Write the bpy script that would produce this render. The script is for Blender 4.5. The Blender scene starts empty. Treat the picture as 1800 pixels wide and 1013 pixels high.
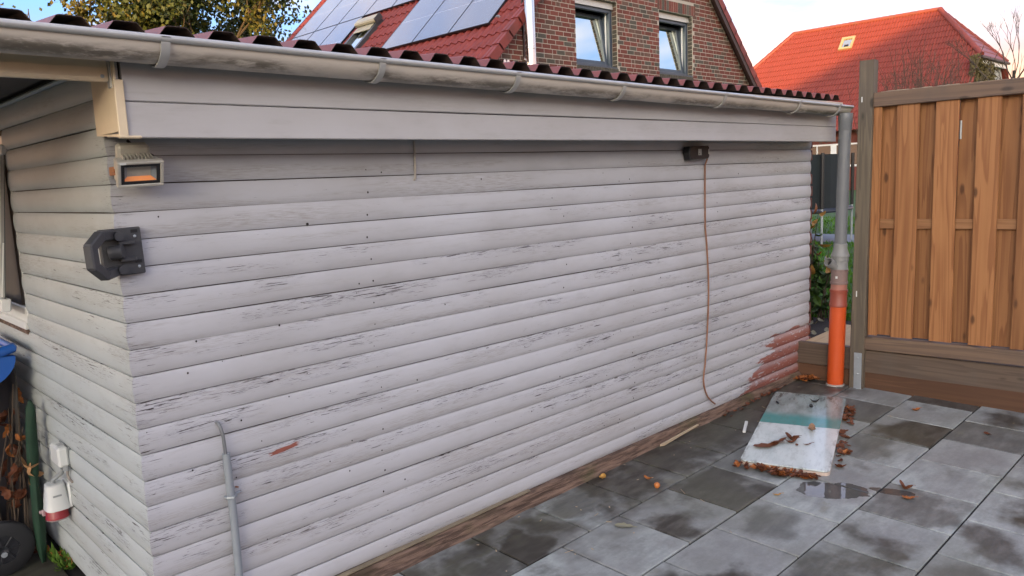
import bpy, bmesh, math, random
from mathutils import Vector, Matrix, noise as mnoise
random.seed(7)
R = math.radians
SC = bpy.context.scene
COL = SC.collection

# ------------------------------------------------------------------ camera, sky, sun, exposure
cam_d = bpy.data.cameras.new('camera'); cam = bpy.data.objects.new('camera', cam_d); COL.objects.link(cam)
YAW, PITCH, ROLL, FPX = 0.80263, -0.14109, -0.04215, 1356.6
F = Vector((math.cos(PITCH)*math.cos(YAW), math.cos(PITCH)*math.sin(YAW), math.sin(PITCH)))
R0 = Vector((math.sin(YAW), -math.cos(YAW), 0)); U0 = R0.cross(F)
RX = R0*math.cos(ROLL) + U0*math.sin(ROLL); UX = -R0*math.sin(ROLL) + U0*math.cos(ROLL)
CAMPOS = Vector((-0.7967, -2.5867, 1.6273))
m = Matrix(((RX.x, UX.x, -F.x, CAMPOS.x), (RX.y, UX.y, -F.y, CAMPOS.y), (RX.z, UX.z, -F.z, CAMPOS.z), (0, 0, 0, 1)))
cam.matrix_world = m
cam_d.sensor_width = 36; cam_d.lens = 36*FPX/1800; cam_d.clip_start = 0.05; cam_d.clip_end = 2000
SC.camera = cam

SUN_AZ, SUN_EL = 215.0, 3.2
world = bpy.data.worlds.new("World"); SC.world = world; world.use_nodes = True
wt = world.node_tree; bg = wt.nodes['Background']
sky = wt.nodes.new('ShaderNodeTexSky'); sky.sky_type = 'NISHITA'; sky.sun_disc = False
sky.sun_elevation = R(SUN_EL); sky.sun_rotation = R(90 - SUN_AZ); sky.air_density = 0.5; sky.dust_density = 10.0; sky.ozone_density = 1.85
tc = wt.nodes.new('ShaderNodeTexCoord'); mp = wt.nodes.new('ShaderNodeMapping'); mp.inputs['Scale'].default_value = (1.3, 1.3, 5.0)
mp.inputs['Location'].default_value = (3.1, 1.7, 0.4)
nz = wt.nodes.new('ShaderNodeTexNoise'); nz.inputs['Scale'].default_value = 2.2; nz.inputs['Detail'].default_value = 7; nz.inputs['Roughness'].default_value = 0.55
cr = wt.nodes.new('ShaderNodeValToRGB'); cr.color_ramp.elements[0].position = 0.40; cr.color_ramp.elements[1].position = 0.68
cr.color_ramp.elements[1].color = (0.75, 0.75, 0.75, 1)
mixc = wt.nodes.new('ShaderNodeMixRGB'); mixc.inputs[2].default_value = (0.95, 0.74, 0.60, 1)
wt.links.new(tc.outputs['Generated'], mp.inputs[0]); wt.links.new(mp.outputs[0], nz.inputs[0]); wt.links.new(nz.outputs[0], cr.inputs[0])
wt.links.new(cr.outputs[0], mixc.inputs[0]); wt.links.new(sky.outputs[0], mixc.inputs[1]); sxyz = wt.nodes.new('ShaderNodeSeparateXYZ'); wt.links.new(tc.outputs['Generated'], sxyz.inputs[0])
hz = wt.nodes.new('ShaderNodeMapRange'); hz.interpolation_type = 'SMOOTHSTEP'; hz.inputs[1].default_value = .22; hz.inputs[2].default_value = .0; hz.inputs[4].default_value = .8
wt.links.new(sxyz.outputs[2], hz.inputs[0]); mixh = wt.nodes.new('ShaderNodeMixRGB'); mixh.inputs[2].default_value = (1.35, 0.74, 0.42, 1)
wt.links.new(hz.outputs[0], mixh.inputs[0]); wt.links.new(mixc.outputs[0], mixh.inputs[1]); wt.links.new(mixh.outputs[0], bg.inputs[0])
bg.inputs[1].default_value = 0.15
sun_d = bpy.data.lights.new('sun', 'SUN'); sun_d.energy = 0.55; sun_d.angle = R(0.5); sun_d.color = (1.0, 0.55, 0.16)
sun = bpy.data.objects.new('sun', sun_d); COL.objects.link(sun)
sdir = Vector((math.cos(R(SUN_AZ))*math.cos(R(SUN_EL)), math.sin(R(SUN_AZ))*math.cos(R(SUN_EL)), math.sin(R(SUN_EL))))
sun.rotation_euler = (sdir).to_track_quat('Z', 'Y').to_euler(); sun.location = sdir*60
SC.view_settings.view_transform = 'Standard'; SC.view_settings.look = 'None'; SC.view_settings.gamma = 1
SC.view_settings.use_curve_mapping = False
SC.view_settings.exposure = 3.85

# ------------------------------------------------------------------ helpers
def project(p):
    d = Vector(p) - CAMPOS
    z = d.dot(F)
    if z < 0.05: return (-1e6, -1e6, z)
    return (900 + FPX*d.dot(RX)/z, 506.5 - FPX*d.dot(UX)/z, z)
GA, GB = 0.013869, 0.019209
def gz(x, y): return GA*x + GB*y
gnorm = Vector((-GA, -GB, 1)).normalized()

class MB:
    def __init__(s): s.v = []; s.f = []; s.mi = []
    def add(s, vs, fs, mi=0):
        o = len(s.v); s.v += [tuple(v) for v in vs]; s.f += [tuple(i+o for i in f) for f in fs]; s.mi += [mi]*len(fs)
    def box(s, x0, x1, y0, y1, z0, z1, c=0.0, mi=0, M=None):
        if x0 > x1: x0, x1 = x1, x0
        if y0 > y1: y0, y1 = y1, y0
        if z0 > z1: z0, z1 = z1, z0
        if c <= 0:
            vs = [(x, y, z) for x in (x0, x1) for y in (y0, y1) for z in (z0, z1)]
            fs = [(0,1,3,2),(4,6,7,5),(0,4,5,1),(2,3,7,6),(0,2,6,4),(1,5,7,3)]
        else:
            c = min(c, .45*(x1-x0), .45*(y1-y0), .45*(z1-z0))
            X = (x0, x1); Y = (y0, y1); Z = (z0, z1); vs = []; idx = {}
            for i in (0,1):
                for j in (0,1):
                    for k in (0,1):
                        sx, sy, sz = (1,-1)[i], (1,-1)[j], (1,-1)[k]
                        for a in range(3):
                            p = [X[i], Y[j], Z[k]]
                            for b, sgn in ((0,sx),(1,sy),(2,sz)):
                                if b != a: p[b] += sgn*c
                            idx[(i,j,k,a)] = len(vs); vs.append(tuple(p))
            fs = []
            for a in range(3):
                b, d = (a+1) % 3, (a+2) % 3
                for e in (0,1):
                    q = []
                    for (u, w) in ((0,0),(1,0),(1,1),(0,1)):
                        key = [0,0,0]; key[a] = e; key[b] = u; key[d] = w
                        q.append(idx[(*key, a)])
                    fs.append(tuple(q) if e else tuple(reversed(q)))
            for a in range(3):
                b, d = (a+1) % 3, (a+2) % 3
                for u in (0,1):
                    for w in (0,1):
                        k0 = [0,0,0]; k1 = [0,0,0]; k0[a] = 0; k1[a] = 1
                        for k in (k0, k1): k[b] = u; k[d] = w
                        q = (idx[(*k0,b)], idx[(*k1,b)], idx[(*k1,d)], idx[(*k0,d)])
                        fs.append(q if (u == w) else tuple(reversed(q)))
            for i in (0,1):
                for j in (0,1):
                    for k in (0,1):
                        q = (idx[(i,j,k,0)], idx[(i,j,k,1)], idx[(i,j,k,2)])
                        fs.append(q if (i+j+k) % 2 else tuple(reversed(q)))
        if M is not None: vs = [M @ Vector(v) for v in vs]
        s.add(vs, fs, mi)
    def tube(s, pts, r, n=10, cap=True, mi=0):
        pts = [Vector(p) for p in pts]; rs = r if isinstance(r, (list, tuple)) else [r]*len(pts)
        rings = []; up = None
        for i, p in enumerate(pts):
            t = (pts[min(i+1, len(pts)-1)] - pts[max(i-1, 0)])
            if t.length < 1e-9: t = Vector((0,0,1))
            t.normalize()
            if up is None:
                up = Vector((0,0,1)) if abs(t.z) < .9 else Vector((1,0,0))
            up = (up - t*up.dot(t))
            if up.length < 1e-6: up = t.orthogonal()
            up.normalize(); b = t.cross(up)
            rings.append([p + (up*math.cos(2*math.pi*k/n) + b*math.sin(2*math.pi*k/n))*rs[i] for k in range(n)])
        vs = [v for rg in rings for v in rg]; fs = []
        for i in range(len(pts)-1):
            for k in range(n):
                k2 = (k+1) % n
                fs.append((i*n+k, i*n+k2, (i+1)*n+k2, (i+1)*n+k))
        if cap: fs += [tuple(reversed(range(n))), tuple(range((len(pts)-1)*n, len(pts)*n))]
        s.add(vs, fs, mi)
    def lathe(s, prof, base, axis=(0,0,1), n=20, mi=0, cap=True):
        ax = Vector(axis).normalized(); u = ax.orthogonal().normalized(); w = ax.cross(u); base = Vector(base)
        vs = []; fs = []
        for (r, h) in prof:
            for k in range(n):
                a = 2*math.pi*k/n; vs.append(base + ax*h + (u*math.cos(a) + w*math.sin(a))*r)
        for i in range(len(prof)-1):
            for k in range(n):
                k2 = (k+1) % n; fs.append((i*n+k, i*n+k2, (i+1)*n+k2, (i+1)*n+k))
        if cap: fs += [tuple(reversed(range(n))), tuple(range((len(prof)-1)*n, len(prof)*n))]
        s.add(vs, fs, mi)
    def quad(s, a, b, c, d, mi=0): s.add([a, b, c, d], [(0,1,2,3)], mi)
    def mesh(s, name, mats, off=(0,0,0), smooth=False):
        me = bpy.data.meshes.new(name); ox, oy, oz = off
        me.from_pydata([(x-ox, y-oy, z-oz) for x, y, z in s.v], [], s.f)
        for mt in (mats if isinstance(mats, (list, tuple)) else [mats]): me.materials.append(mt)
        if any(s.mi): me.polygons.foreach_set('material_index', s.mi)
        if smooth:
            me.polygons.foreach_set('use_smooth', [True]*len(s.f))
            try: me.set_sharp_from_angle(angle=R(40))
            except Exception: pass
        me.update(); return me

ORG = {}
def empty(name, loc, rz=0):
    o = bpy.data.objects.new(name, None); COL.objects.link(o); o.location = loc; o.rotation_euler = (0,0,rz); o.empty_display_size = .1
    ORG[o.name] = Vector(loc) if rz == 0 else Vector((0,0,0)); return o
def tag(o, label=None, cat=None, group=None, kind=None):
    for k, v in (('label',label),('category',cat),('group',group),('kind',kind)):
        if v: o[k] = v
    return o
def thing(name, label, cat, loc, group=None, rz=0): return tag(empty(name, loc, rz), label, cat, group)
def obj(name, mb, mat, parent=None, smooth=False, kind=None, label=None):
    off = ORG.get(parent.name, Vector((0,0,0))) if parent else Vector((0,0,0))
    me = mb.mesh(name, mat, off, smooth) if isinstance(mb, MB) else mb
    o = bpy.data.objects.new(name, me); COL.objects.link(o)
    if parent: o.parent = parent
    ORG[o.name] = off
    if kind: o['kind'] = kind
    if label: o['label'] = label
    return o
def inst(name, me, parent, M, kind=None):
    """an object sharing mesh data, placed by a matrix in the parent's frame"""
    o = bpy.data.objects.new(name, me); COL.objects.link(o); o.parent = parent
    off = ORG.get(parent.name, Vector((0,0,0)))
    o.matrix_local = Matrix.Translation(-off) @ M
    return o

# ------------------------------------------------------------------ materials
class NT:
    def __init__(s, name):
        s.m = bpy.data.materials.new(name); s.m.use_nodes = True; s.t = s.m.node_tree
        s.b = s.t.nodes['Principled BSDF']; s.pos = None
    def n(s, ty, **kw):
        nd = s.t.nodes.new(ty)
        for k, v in kw.items(): setattr(nd, k, v)
        return nd
    def L(s, a, b): s.t.links.new(a, b)
    def setv(s, sock, v):
        if isinstance(v, bpy.types.NodeSocket): s.L(v, sock)
        else: sock.default_value = v
    def P(s):
        if s.pos is None: s.pos = s.n('ShaderNodeNewGeometry').outputs['Position']
        return s.pos
    def obc(s): return s.n('ShaderNodeTexCoord').outputs['Object']
    def rnd(s): return s.n('ShaderNodeObjectInfo').outputs['Random']
    def mapv(s, v, scale=(1,1,1), loc=(0,0,0), rot=(0,0,0)):
        q = s.n('ShaderNodeMapping'); s.L(v, q.inputs[0]); q.inputs['Scale'].default_value = scale
        s.setv(q.inputs['Location'], loc); q.inputs['Rotation'].default_value = rot; return q.outputs[0]
    def noise(s, v, scale, detail=4, rough=.55, dist=0):
        q = s.n('ShaderNodeTexNoise'); s.L(v, q.inputs['Vector']); q.inputs['Scale'].default_value = scale
        q.inputs['Detail'].default_value = detail; q.inputs['Roughness'].default_value = rough; q.inputs['Distortion'].default_value = dist
        return q.outputs[0]
    def math(s, op, a, b=0.0, c=0.0, clamp=False):
        q = s.n('ShaderNodeMath', operation=op, use_clamp=clamp); s.setv(q.inputs[0], a); s.setv(q.inputs[1], b); s.setv(q.inputs[2], c); return q.outputs[0]
    def step(s, v, lo, hi):
        q = s.n('ShaderNodeMapRange'); q.interpolation_type = 'SMOOTHSTEP'; s.setv(q.inputs[0], v)
        q.inputs[1].default_value = lo; q.inputs[2].default_value = hi; return q.outputs[0]
    def mix(s, f, a, b, mode='MIX'):
        q = s.n('ShaderNodeMixRGB', blend_type=mode); s.setv(q.inputs[0], f)
        for i, c in ((1,a),(2,b)):
            if isinstance(c, tuple): q.inputs[i].default_value = (*c, 1) if len(c) == 3 else c
            else: s.setv(q.inputs[i], c)
        return q.outputs[0]
    def sep(s, v):
        q = s.n('ShaderNodeSeparateXYZ'); s.L(v, q.inputs[0]); return q.outputs
    def comb(s, x=0., y=0., z=0.):
        q = s.n('ShaderNodeCombineXYZ')
        for i, a in enumerate((x, y, z)): s.setv(q.inputs[i], a)
        return q.outputs[0]
    def bump(s, h, strength=.3, dist=.01):
        q = s.n('ShaderNodeBump'); q.inputs['Strength'].default_value = strength; q.inputs['Distance'].default_value = dist
        s.L(h, q.inputs['Height']); s.L(q.outputs[0], s.b.inputs['Normal'])
    def out(s, col=None, rough=None, metal=None, spec=None):
        if col is not None:
            if isinstance(col, tuple): s.b.inputs['Base Color'].default_value = (*col, 1)
            else: s.L(col, s.b.inputs['Base Color'])
        if rough is not None: s.setv(s.b.inputs['Roughness'], rough)
        if metal is not None: s.b.inputs['Metallic'].default_value = metal
        if spec is not None: s.b.inputs['Specular IOR Level'].default_value = spec
        return s.m

def simple(name, col, rough=.5, metal=0., var=.12, nscale=9., spec=.5, bump=0.):
    k = NT(name); n1 = k.noise(k.P(), nscale, 5)
    f = k.math('MULTIPLY_ADD', n1, 2*var, 1-var)
    c = k.mix(1.0, col, k.comb(f, f, f), 'MULTIPLY')
    if bump: k.bump(k.noise(k.P(), nscale*6, 4), bump, .004)
    return k.out(c, rough, metal, spec)

def paint_mat(name, base, crack=1.0, red=False):
    """old lilac-grey boarding paint: fine cracks along the grain, grimy patches, bare red undercoat"""
    k = NT(name); x, y, z = k.sep(k.P())
    s_ = k.math('SUBTRACT', x, y)
    brd = k.math('FLOOR', k.math('MULTIPLY', k.math('SUBTRACT', 1.7469, z), 1/.0875))       # one number per board
    v = k.comb(k.math('MULTIPLY_ADD', s_, 1.0, k.math('MULTIPLY', brd, 7.31)), brd, z)
    # cracks: short dark dashes
    d1 = k.noise(k.mapv(v, (9.5, 1, 205)), 1.0, 3, .6, .5)
    d2 = k.noise(k.mapv(v, (28, 1, 380)), 1.0, 3, .65, .5)
    area = k.noise(k.mapv(v, (1.3, 3.1, 9)), 1.0, 3, .6)
    amt = k.step(area, .38, .62)
    low = k.step(z, 1.70, 1.30)                                                             # the sheltered top boards have kept their paint
    amt = k.math('MULTIPLY', amt, k.math('MULTIPLY_ADD', low, .85, .15))
    pos_ = k.math('FRACT', k.math('MULTIPLY', k.math('SUBTRACT', 1.7469, z), 1/.0875))
    amt = k.math('MULTIPLY', amt, k.math('MULTIPLY_ADD', k.step(pos_, .75, .35), .55, .5))
    edge = k.step(s_, .16, .0); edge = k.math('MULTIPLY', edge, k.step(s_, -.22, .0))       # board ends at the corner split more
    amt = k.math('MAXIMUM', amt, k.math('MULTIPLY', edge, .75))
    th = k.math('MULTIPLY_ADD', amt, -.150, .742)
    c1 = k.step(k.math('SUBTRACT', d1, th), .0, .03)
    c2 = k.math('MULTIPLY', k.step(k.math('SUBTRACT', d2, k.math('ADD', th, .0)), .0, .05), .6)
    d3 = k.noise(k.mapv(v, (2.6, 1, 120), (3, 5, 9)), 1.0, 3, .55, .8)
    c3 = k.math('MULTIPLY', k.step(k.math('ABSOLUTE', k.math('SUBTRACT', d3, .5)), .012, .004), k.math('MULTIPLY', k.step(amt, .35, .9), .75))
    c3 = k.math('MULTIPLY', c3, k.step(d2, .42, .56))
    fade = k.math('MULTIPLY_ADD', k.step(k.noise(k.mapv(v, (5, 1, 40), (8, 1, 2)), 1.0, 3), .32, .55), .45, .55)
    cr_ = k.math('MULTIPLY', k.math('MULTIPLY', k.math('MAXIMUM', k.math('MAXIMUM', c1, c2), c3), fade), crack, clamp=True)
    # bare weathered streaks
    ar2 = k.noise(k.mapv(v, (.9, 5.3, 14), (4.2, 1, 0)), 1.0, 4, .6)
    st = k.noise(k.mapv(v, (16, 1, 300), (1, 1, 3)), 1.0, 4, .7)
    bare = k.math('MULTIPLY', k.step(ar2, .50, .66), k.step(st, .42, .62)); bare = k.math('MULTIPLY', bare, .5*crack)
    big = k.noise(k.mapv(k.P(), (1, 1, 1.6)), 1.3, 5, .6)
    grime = k.noise(k.mapv(v, (5, 1, 22)), 1.0, 5, .65)
    bt = k.math('MULTIPLY_ADD', k.math('SINE', k.math('MULTIPLY', brd, 12.9)), .035, 1.0)   # boards painted and weathered a little differently
    col = k.mix(1.0, base, k.comb(bt, bt, bt), 'MULTIPLY')
    col = k.mix(k.math('MULTIPLY', k.step(big, .36, .70), .55), col, (base[0]*.80, base[1]*.775, base[2]*.74))
    col = k.mix(k.math('MULTIPLY', k.step(grime, .5, .8), .45), col, (base[0]*.72, base[1]*.70, base[2]*.66))
    col = k.mix(bare, col, (.25, .225, .195))
    h = k.math('MULTIPLY_ADD', cr_, -1.0, 1.0)
    if red:
        nn = k.noise(k.mapv(v, (3, 1, 16)), 1.0, 4, .6)
        fx = k.math('MULTIPLY_ADD', k.math('SUBTRACT', z, .12), -1.1, k.math('SUBTRACT', x, 3.88))   # rises to the right
        fx = k.math('MULTIPLY_ADD', k.math('SUBTRACT', nn, .5), 1.1, fx)
        zt = k.math('MULTIPLY_ADD', k.math('SUBTRACT', nn, .5), .16, k.math('SUBTRACT', .455, z))
        inb = k.math('FRACT', k.math('MULTIPLY', k.math('SUBTRACT', 1.7469, z), 1/.0875))
        lowedge = k.math('MULTIPLY_ADD', k.step(inb, .1, .5), .35, .65)
        rm = k.math('MULTIPLY', k.math('MULTIPLY', k.step(fx, .0, .05), k.step(zt, .0, .015)), lowedge)
        flake = k.step(k.noise(k.mapv(v, (14, 1, 60), (9, 2, 1)), 1.0, 4, .65), .36, .42)
        rm = k.math('MULTIPLY', rm, flake); rm = k.math('MULTIPLY', rm, .95)
        # one flaked scar near the conduit
        sx = k.math('ABSOLUTE', k.math('DIVIDE', k.math('SUBTRACT', x, .485), .068)); sz = k.math('ABSOLUTE', k.math('DIVIDE', k.math('SUBTRACT', z, k.math('MULTIPLY_ADD', x, .12, .612)), .0085))
        scar = k.step(k.math('ADD', k.math('MAXIMUM', sx, sz), k.math('MULTIPLY', k.math('SUBTRACT', grime, .5), 3.6)), 1.05, .85)
        rm = k.math('MAXIMUM', rm, scar)
        col = k.mix(rm, col, (.26, .082, .056)); h = k.math('MULTIPLY_ADD', rm, -.6, h)
    col = k.mix(cr_, col, (.055, .045, .04))
    k.bump(h, .5, .0025)
    return k.out(col, k.math('MULTIPLY_ADD', big, .2, .42), spec=.35)

PAINT = paint_mat('lilac_grey_board_paint', (.475, .482, .505), 1.0, True)
PAINT_G = paint_mat('gable_board_paint_light_tinted', (.465, .505, .505), .95)  # same paint as the front wall, with its different light tinted in
PAINT_F = paint_mat('fascia_paint', (.49, .485, .49), .35)
CREAM = simple('cream_plastic_trim', (.70, .58, .40), .4, var=.1, nscale=14)
SOFFIT = simple('dark_opening_shade', (.10, .085, .07), .8)

def wood_mat(name, a, b, axis=2, knots=True, rough=.65, ring=1.0, dirt=None):
    k = NT(name); rn = k.rnd(); o = k.obc()
    off = k.comb(k.math('MULTIPLY', rn, 17.3), k.math('MULTIPLY', rn, 31.7), k.math('MULTIPLY', rn, 57.1))
    q = k.n('ShaderNodeVectorMath', operation='ADD'); k.L(o, q.inputs[0]); k.L(off, q.inputs[1]); v = q.outputs[0]
    sc = [22, 22, 22]; sc[axis] = 1.0
    low = k.noise(k.mapv(v, tuple(s*.5 for s in sc)), 1.0, 3, .5, .4)
    rings = k.math('FRACT', k.math('MULTIPLY', low, 8.0*ring))
    rings = k.math('MULTIPLY', k.step(rings, .15, .9), k.step(rings, 1.0, .9))
    sf = [60, 60, 60]; sf[axis] = 3.0
    fine = k.noise(k.mapv(v, tuple(sf)), 1.0, 4, .6)
    col = k.mix(k.math('MULTIPLY_ADD', rings, .5, k.math('MULTIPLY', fine, .5)), a, b)
    tone = k.math('MULTIPLY_ADD', rn, .35, .82)
    col = k.mix(1.0, col, k.comb(tone, tone, tone), 'MULTIPLY')
    if knots:
        vo = k.n('ShaderNodeTexVoronoi'); ks = [9, 9, 9]; ks[axis] = 3.6
        k.L(k.mapv(v, tuple(ks)), vo.inputs['Vector']); vo.inputs['Scale'].default_value = 1.0
        kn = k.step(k.math('ADD', vo.outputs['Distance'], k.math('MULTIPLY', k.math('SUBTRACT', fine, .5), .12)), .17, .07)
        col = k.mix(k.math('MULTIPLY', kn, .8), col, tuple(c*.3 for c in b))
    if dirt:
        dn = k.noise(k.mapv(v, (3, 3, 1.2)), 1.0, 5, .6); col = k.mix(k.math('MULTIPLY', k.step(dn, .48, .75), .7), col, dirt)
    k.bump(k.math('ADD', fine, k.math('MULTIPLY', rings, .4)), .25, .003)
    return k.out(col, rough, spec=.3)
PLANKW = wood_mat('fence_plank_wood', (.35, .165, .064), (.185, .072, .026))
MIDW = wood_mat('fence_batten_wood', (.33, .17, .075), (.19, .085, .035), axis=1, knots=False, ring=2.0)
GREYW = wood_mat('weathered_post_wood', (.165, .135, .095), (.085, .07, .052), ring=.8, knots=True, dirt=(.06,.055,.05))
RAILW = wood_mat('weathered_rail_wood', (.20, .135, .09), (.11, .075, .055), axis=1, ring=.9, dirt=(.09,.075,.065))
SLEEPW = wood_mat('sleeper_wood', (.135, .098, .07), (.075, .054, .042), axis=1, dirt=(.10,.085,.07))
SLEEPB = wood_mat('brown_sleeper_wood', (.115, .058, .032), (.07, .036, .02), axis=1, knots=False, ring=.6)
PALEW = wood_mat('pale_board_wood', (.50, .37, .20), (.38, .26, .13), axis=0, knots=False)
def skirt_mat():
    k = NT('rotten_skirting'); v = k.P()
    st = k.noise(k.mapv(v, (6, 20, 70)), 1.0, 5, .65, .5); big = k.noise(k.mapv(v, (2.2, 1, 4)), 1.0, 4, .6)
    col = k.mix(k.step(st, .35, .65), (.075, .05, .038), (.225, .15, .112)); col = k.mix(k.math('MULTIPLY', k.step(big, .5, .7), .8), col, (.055, .04, .025))
    gr = k.noise(k.mapv(v, (3, 1, 3), (7, 0, 1)), 1.0, 3); col = k.mix(k.math('MULTIPLY', k.step(gr, .52, .7), .6), col, (.07, .085, .03))
    k.bump(st, .8, .01); return k.out(col, .75, spec=.25)
SKIRT = skirt_mat()
REDEDGE = simple('red_brown_corner_batten', (.13, .035, .025), .6, var=.35, nscale=25)

def gutter_mat():
    k = NT('grimy_grey_gutter'); v = k.P(); x, y, z = k.sep(v)
    n1 = k.noise(k.mapv(v, (2.2, 6, 9)), 1.0, 6, .7); n2 = k.noise(k.mapv(v, (9, 14, 45)), 1.0, 5, .7)
    zr = k.math('SUBTRACT', z, k.math('MULTIPLY_ADD', x, -.0085, 1.987))
    low = k.math('MULTIPLY', k.step(zr, .048, .02), k.step(zr, -.005, .012))
    msk = k.math('MULTIPLY', k.math('MULTIPLY', k.step(n1, .38, .58), low), k.step(n2, .32, .5))
    g = k.noise(k.mapv(v, (3, 3, 3)), 1.0, 4)
    col = k.mix(g, (.50, .45, .385), (.60, .55, .48)); col = k.mix(k.math('MULTIPLY', msk, .85), col, (.09, .075, .05))
    return k.out(col, .38, spec=.5)
GUTTER = gutter_mat()
ZINC = simple('zinc_grey', (.46, .46, .44), .38, .35, var=.14, nscale=18)
PIPEG = simple('grey_drain_plastic', (.15, .16, .168), .42, var=.14, nscale=10)
PIPEG2 = simple('mid_grey_fitting_plastic', (.21, .213, .208), .45, var=.12, nscale=14)
PIPEO = simple('orange_drain_plastic', (.54, .078, .015), .33, var=.05, nscale=6)
PIPER = simple('red_brown_drain_plastic', (.25, .055, .032), .45, var=.15, nscale=12)
PIPEP = simple('faded_pink_drain_plastic', (.20, .135, .12), .5, var=.2, nscale=20)
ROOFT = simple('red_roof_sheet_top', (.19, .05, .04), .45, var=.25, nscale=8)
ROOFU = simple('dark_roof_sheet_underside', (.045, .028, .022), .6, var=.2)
BLACKP = simple('black_plastic', (.05, .052, .056), .5, var=.2, nscale=40, bump=.1)
BLACKD = simple('dull_black_plastic', (.012, .012, .013), .45)
STEEL = simple('galvanised_steel', (.36, .40, .43), .42, .5, var=.15, nscale=22)
COPPER = simple('copper_brown_cable', (.24, .115, .065), .5, var=.3, nscale=30)
WIREK = simple('black_cable', (.02, .02, .02), .5)
WHITEP = simple('white_plastic', (.62, .64, .62), .35, var=.06, nscale=20)
GREYPL = simple('grey_plastic', (.28, .30, .30), .4, var=.08)
REDP = simple('red_socket_plastic', (.27, .02, .028), .35)
FLOODM = simple('dusty_aluminium', (.44, .42, .36), .5, .25, var=.2, nscale=45)
AMBER = simple('amber_reflector', (.85, .30, .08), .4, .2)
REFLG = simple('grey_reflector', (.30, .34, .37), .3, .3)
BRASS = simple('rusty_bracket', (.32, .13, .05), .5, .3)
BLUEP = simple('blue_bin_plastic', (.012, .10, .42), .38, var=.08)
RUBBER = simple('black_rubber', (.014, .015, .017), .6)
DARKPL = simple('dark_grey_hub_plastic', (.018, .02, .024), .4)
GREENP = simple('dark_green_cloth', (.008, .038, .018), .7, var=.35, nscale=16)
TARP = simple('grey_brown_sheet', (.045, .04, .034), .75, var=.4, nscale=8)
WINW = simple('white_window_frame', (.76, .77, .75), .35, var=.06)
WIND = simple('anthracite_window_frame', (.055, .075, .10), .35, var=.1)
ALU = simple('roller_shutter_aluminium', (.55, .55, .52), .4, .3)
MORTAR = simple('pale_mortar', (.42, .385, .32), .9, var=.15, nscale=30)
BRIGHT = simple('bright_flue_steel', (.78, .76, .74), .14, 1.0, var=.08, nscale=5)
SOLARB = simple('black_panel_frame', (.012, .013, .016), .35)
VERGE = simple('dark_brown_bargeboard', (.042, .024, .022), .5)
LEADM = simple('skylight_cladding', (.075, .08, .085), .35, .4)
BRASSY = simple('beige_shutter_box', (.42, .38, .27), .4, .2)
BARK = simple('tree_bark', (.075, .058, .042), .9, var=.3, nscale=20, bump=.3)
TWIG = simple('brown_twig', (.085, .06, .04), .8, var=.2)
SOIL = simple('dark_soil', (.028, .022, .017), .95, var=.5, nscale=20, bump=.6)
NETM = simple('black_trampoline_net', (.010, .016, .017), .8, var=.25, nscale=12)
PATHM = simple('blue_grey_paving', (.20, .235, .27), .6, var=.12)
PALEPL = simple('pale_render', (.40, .40, .36), .85, var=.2, nscale=3)
WHITET = simple('white_tape', (.62, .60, .5), .5)
SLIVER = simple('split_wood', (.42, .33, .22), .7, var=.15)
HOLE = simple('dark_nail_hole', (.03, .024, .02), .8)

def brick_mat(name, c):
    k = NT(name); rn = k.rnd(); n1 = k.noise(k.P(), 26, 5, .65); n2 = k.noise(k.P(), 4.5, 2)
    f = k.math('ADD', k.math('MULTIPLY_ADD', n1, .5, .45), k.math('MULTIPLY_ADD', rn, .3, k.math('MULTIPLY', n2, .25)))
    k.bump(n1, .3, .006); return k.out(k.mix(1.0, c, k.comb(f, f, f), 'MULTIPLY'), .85, spec=.2)
BR_R = brick_mat('red_brick', (.18, .062, .048)); BR_B = brick_mat('brown_brick', (.135, .08, .062)); BR_G = brick_mat('grey_green_brick', (.10, .092, .074))
BRICKS = (BR_R, BR_B, BR_G)
def tile_mat(name, c, dirt, tint=None):
    k = NT(name); rn = k.rnd(); n1 = k.noise(k.P(), 9, 5, .6); n2 = k.noise(k.P(), 1.3, 4, .6)
    f = k.math('ADD', k.math('MULTIPLY_ADD', n1, .35, .72), k.math('MULTIPLY', rn, .15))
    col = k.mix(1.0, c, k.comb(f, f, f), 'MULTIPLY'); col = k.mix(k.math('MULTIPLY', k.step(n2, .48, .72), .6), col, dirt)
    return k.out(col, .5, spec=.4)
TILE1 = tile_mat('red_roof_tile', (.20, .036, .028), (.10, .028, .022))
TILE2 = tile_mat('light_red_roof_tile', (.25, .052, .036), (.20, .045, .030))
RIDGE2 = tile_mat('mossy_ridge_tile', (.28, .07, .045), (.16, .11, .075))

def glass_mat(name, col, rough=.03, spec=.9):
    k = NT(name); k.b.inputs['Coat Weight'].default_value = .6; k.b.inputs['Coat Roughness'].default_value = .02
    return k.out(col, rough, 0., spec)
GLASS = glass_mat('dark_window_glass', (.012, .018, .022))
def mirror_glass():
    k = NT('sky_reflecting_pane'); return k.out((.74, .80, .74), .03, 1.0)
GLASSR = mirror_glass()
def solar_mat():
    k = NT('solar_cell_glass'); o = k.obc(); x, y, z = k.sep(o)
    def line(v, per, w):
        fr = k.math('FRACT', k.math('ADD', k.math('DIVIDE', v, per), 100.0)); return k.math('GREATER_THAN', fr, 1-w)
    g = k.math('MAXIMUM', line(x, .183, .035), line(y, .0905, .045)); bus = line(x, .0183, .10)
    mid = k.math('LESS_THAN', k.math('ABSOLUTE', y), .007)
    col = k.mix(g, (.020, .065, .13), (.06, .11, .16)); col = k.mix(k.math('MULTIPLY', bus, .35), col, (.05, .07, .10)); col = k.mix(mid, col, (.30, .34, .38))
    k.b.inputs['Coat Weight'].default_value = 1.0; k.b.inputs['Coat Roughness'].default_value = .06
    return k.out(col, .22, 0., 1.0)
SOLAR = solar_mat()

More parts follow.
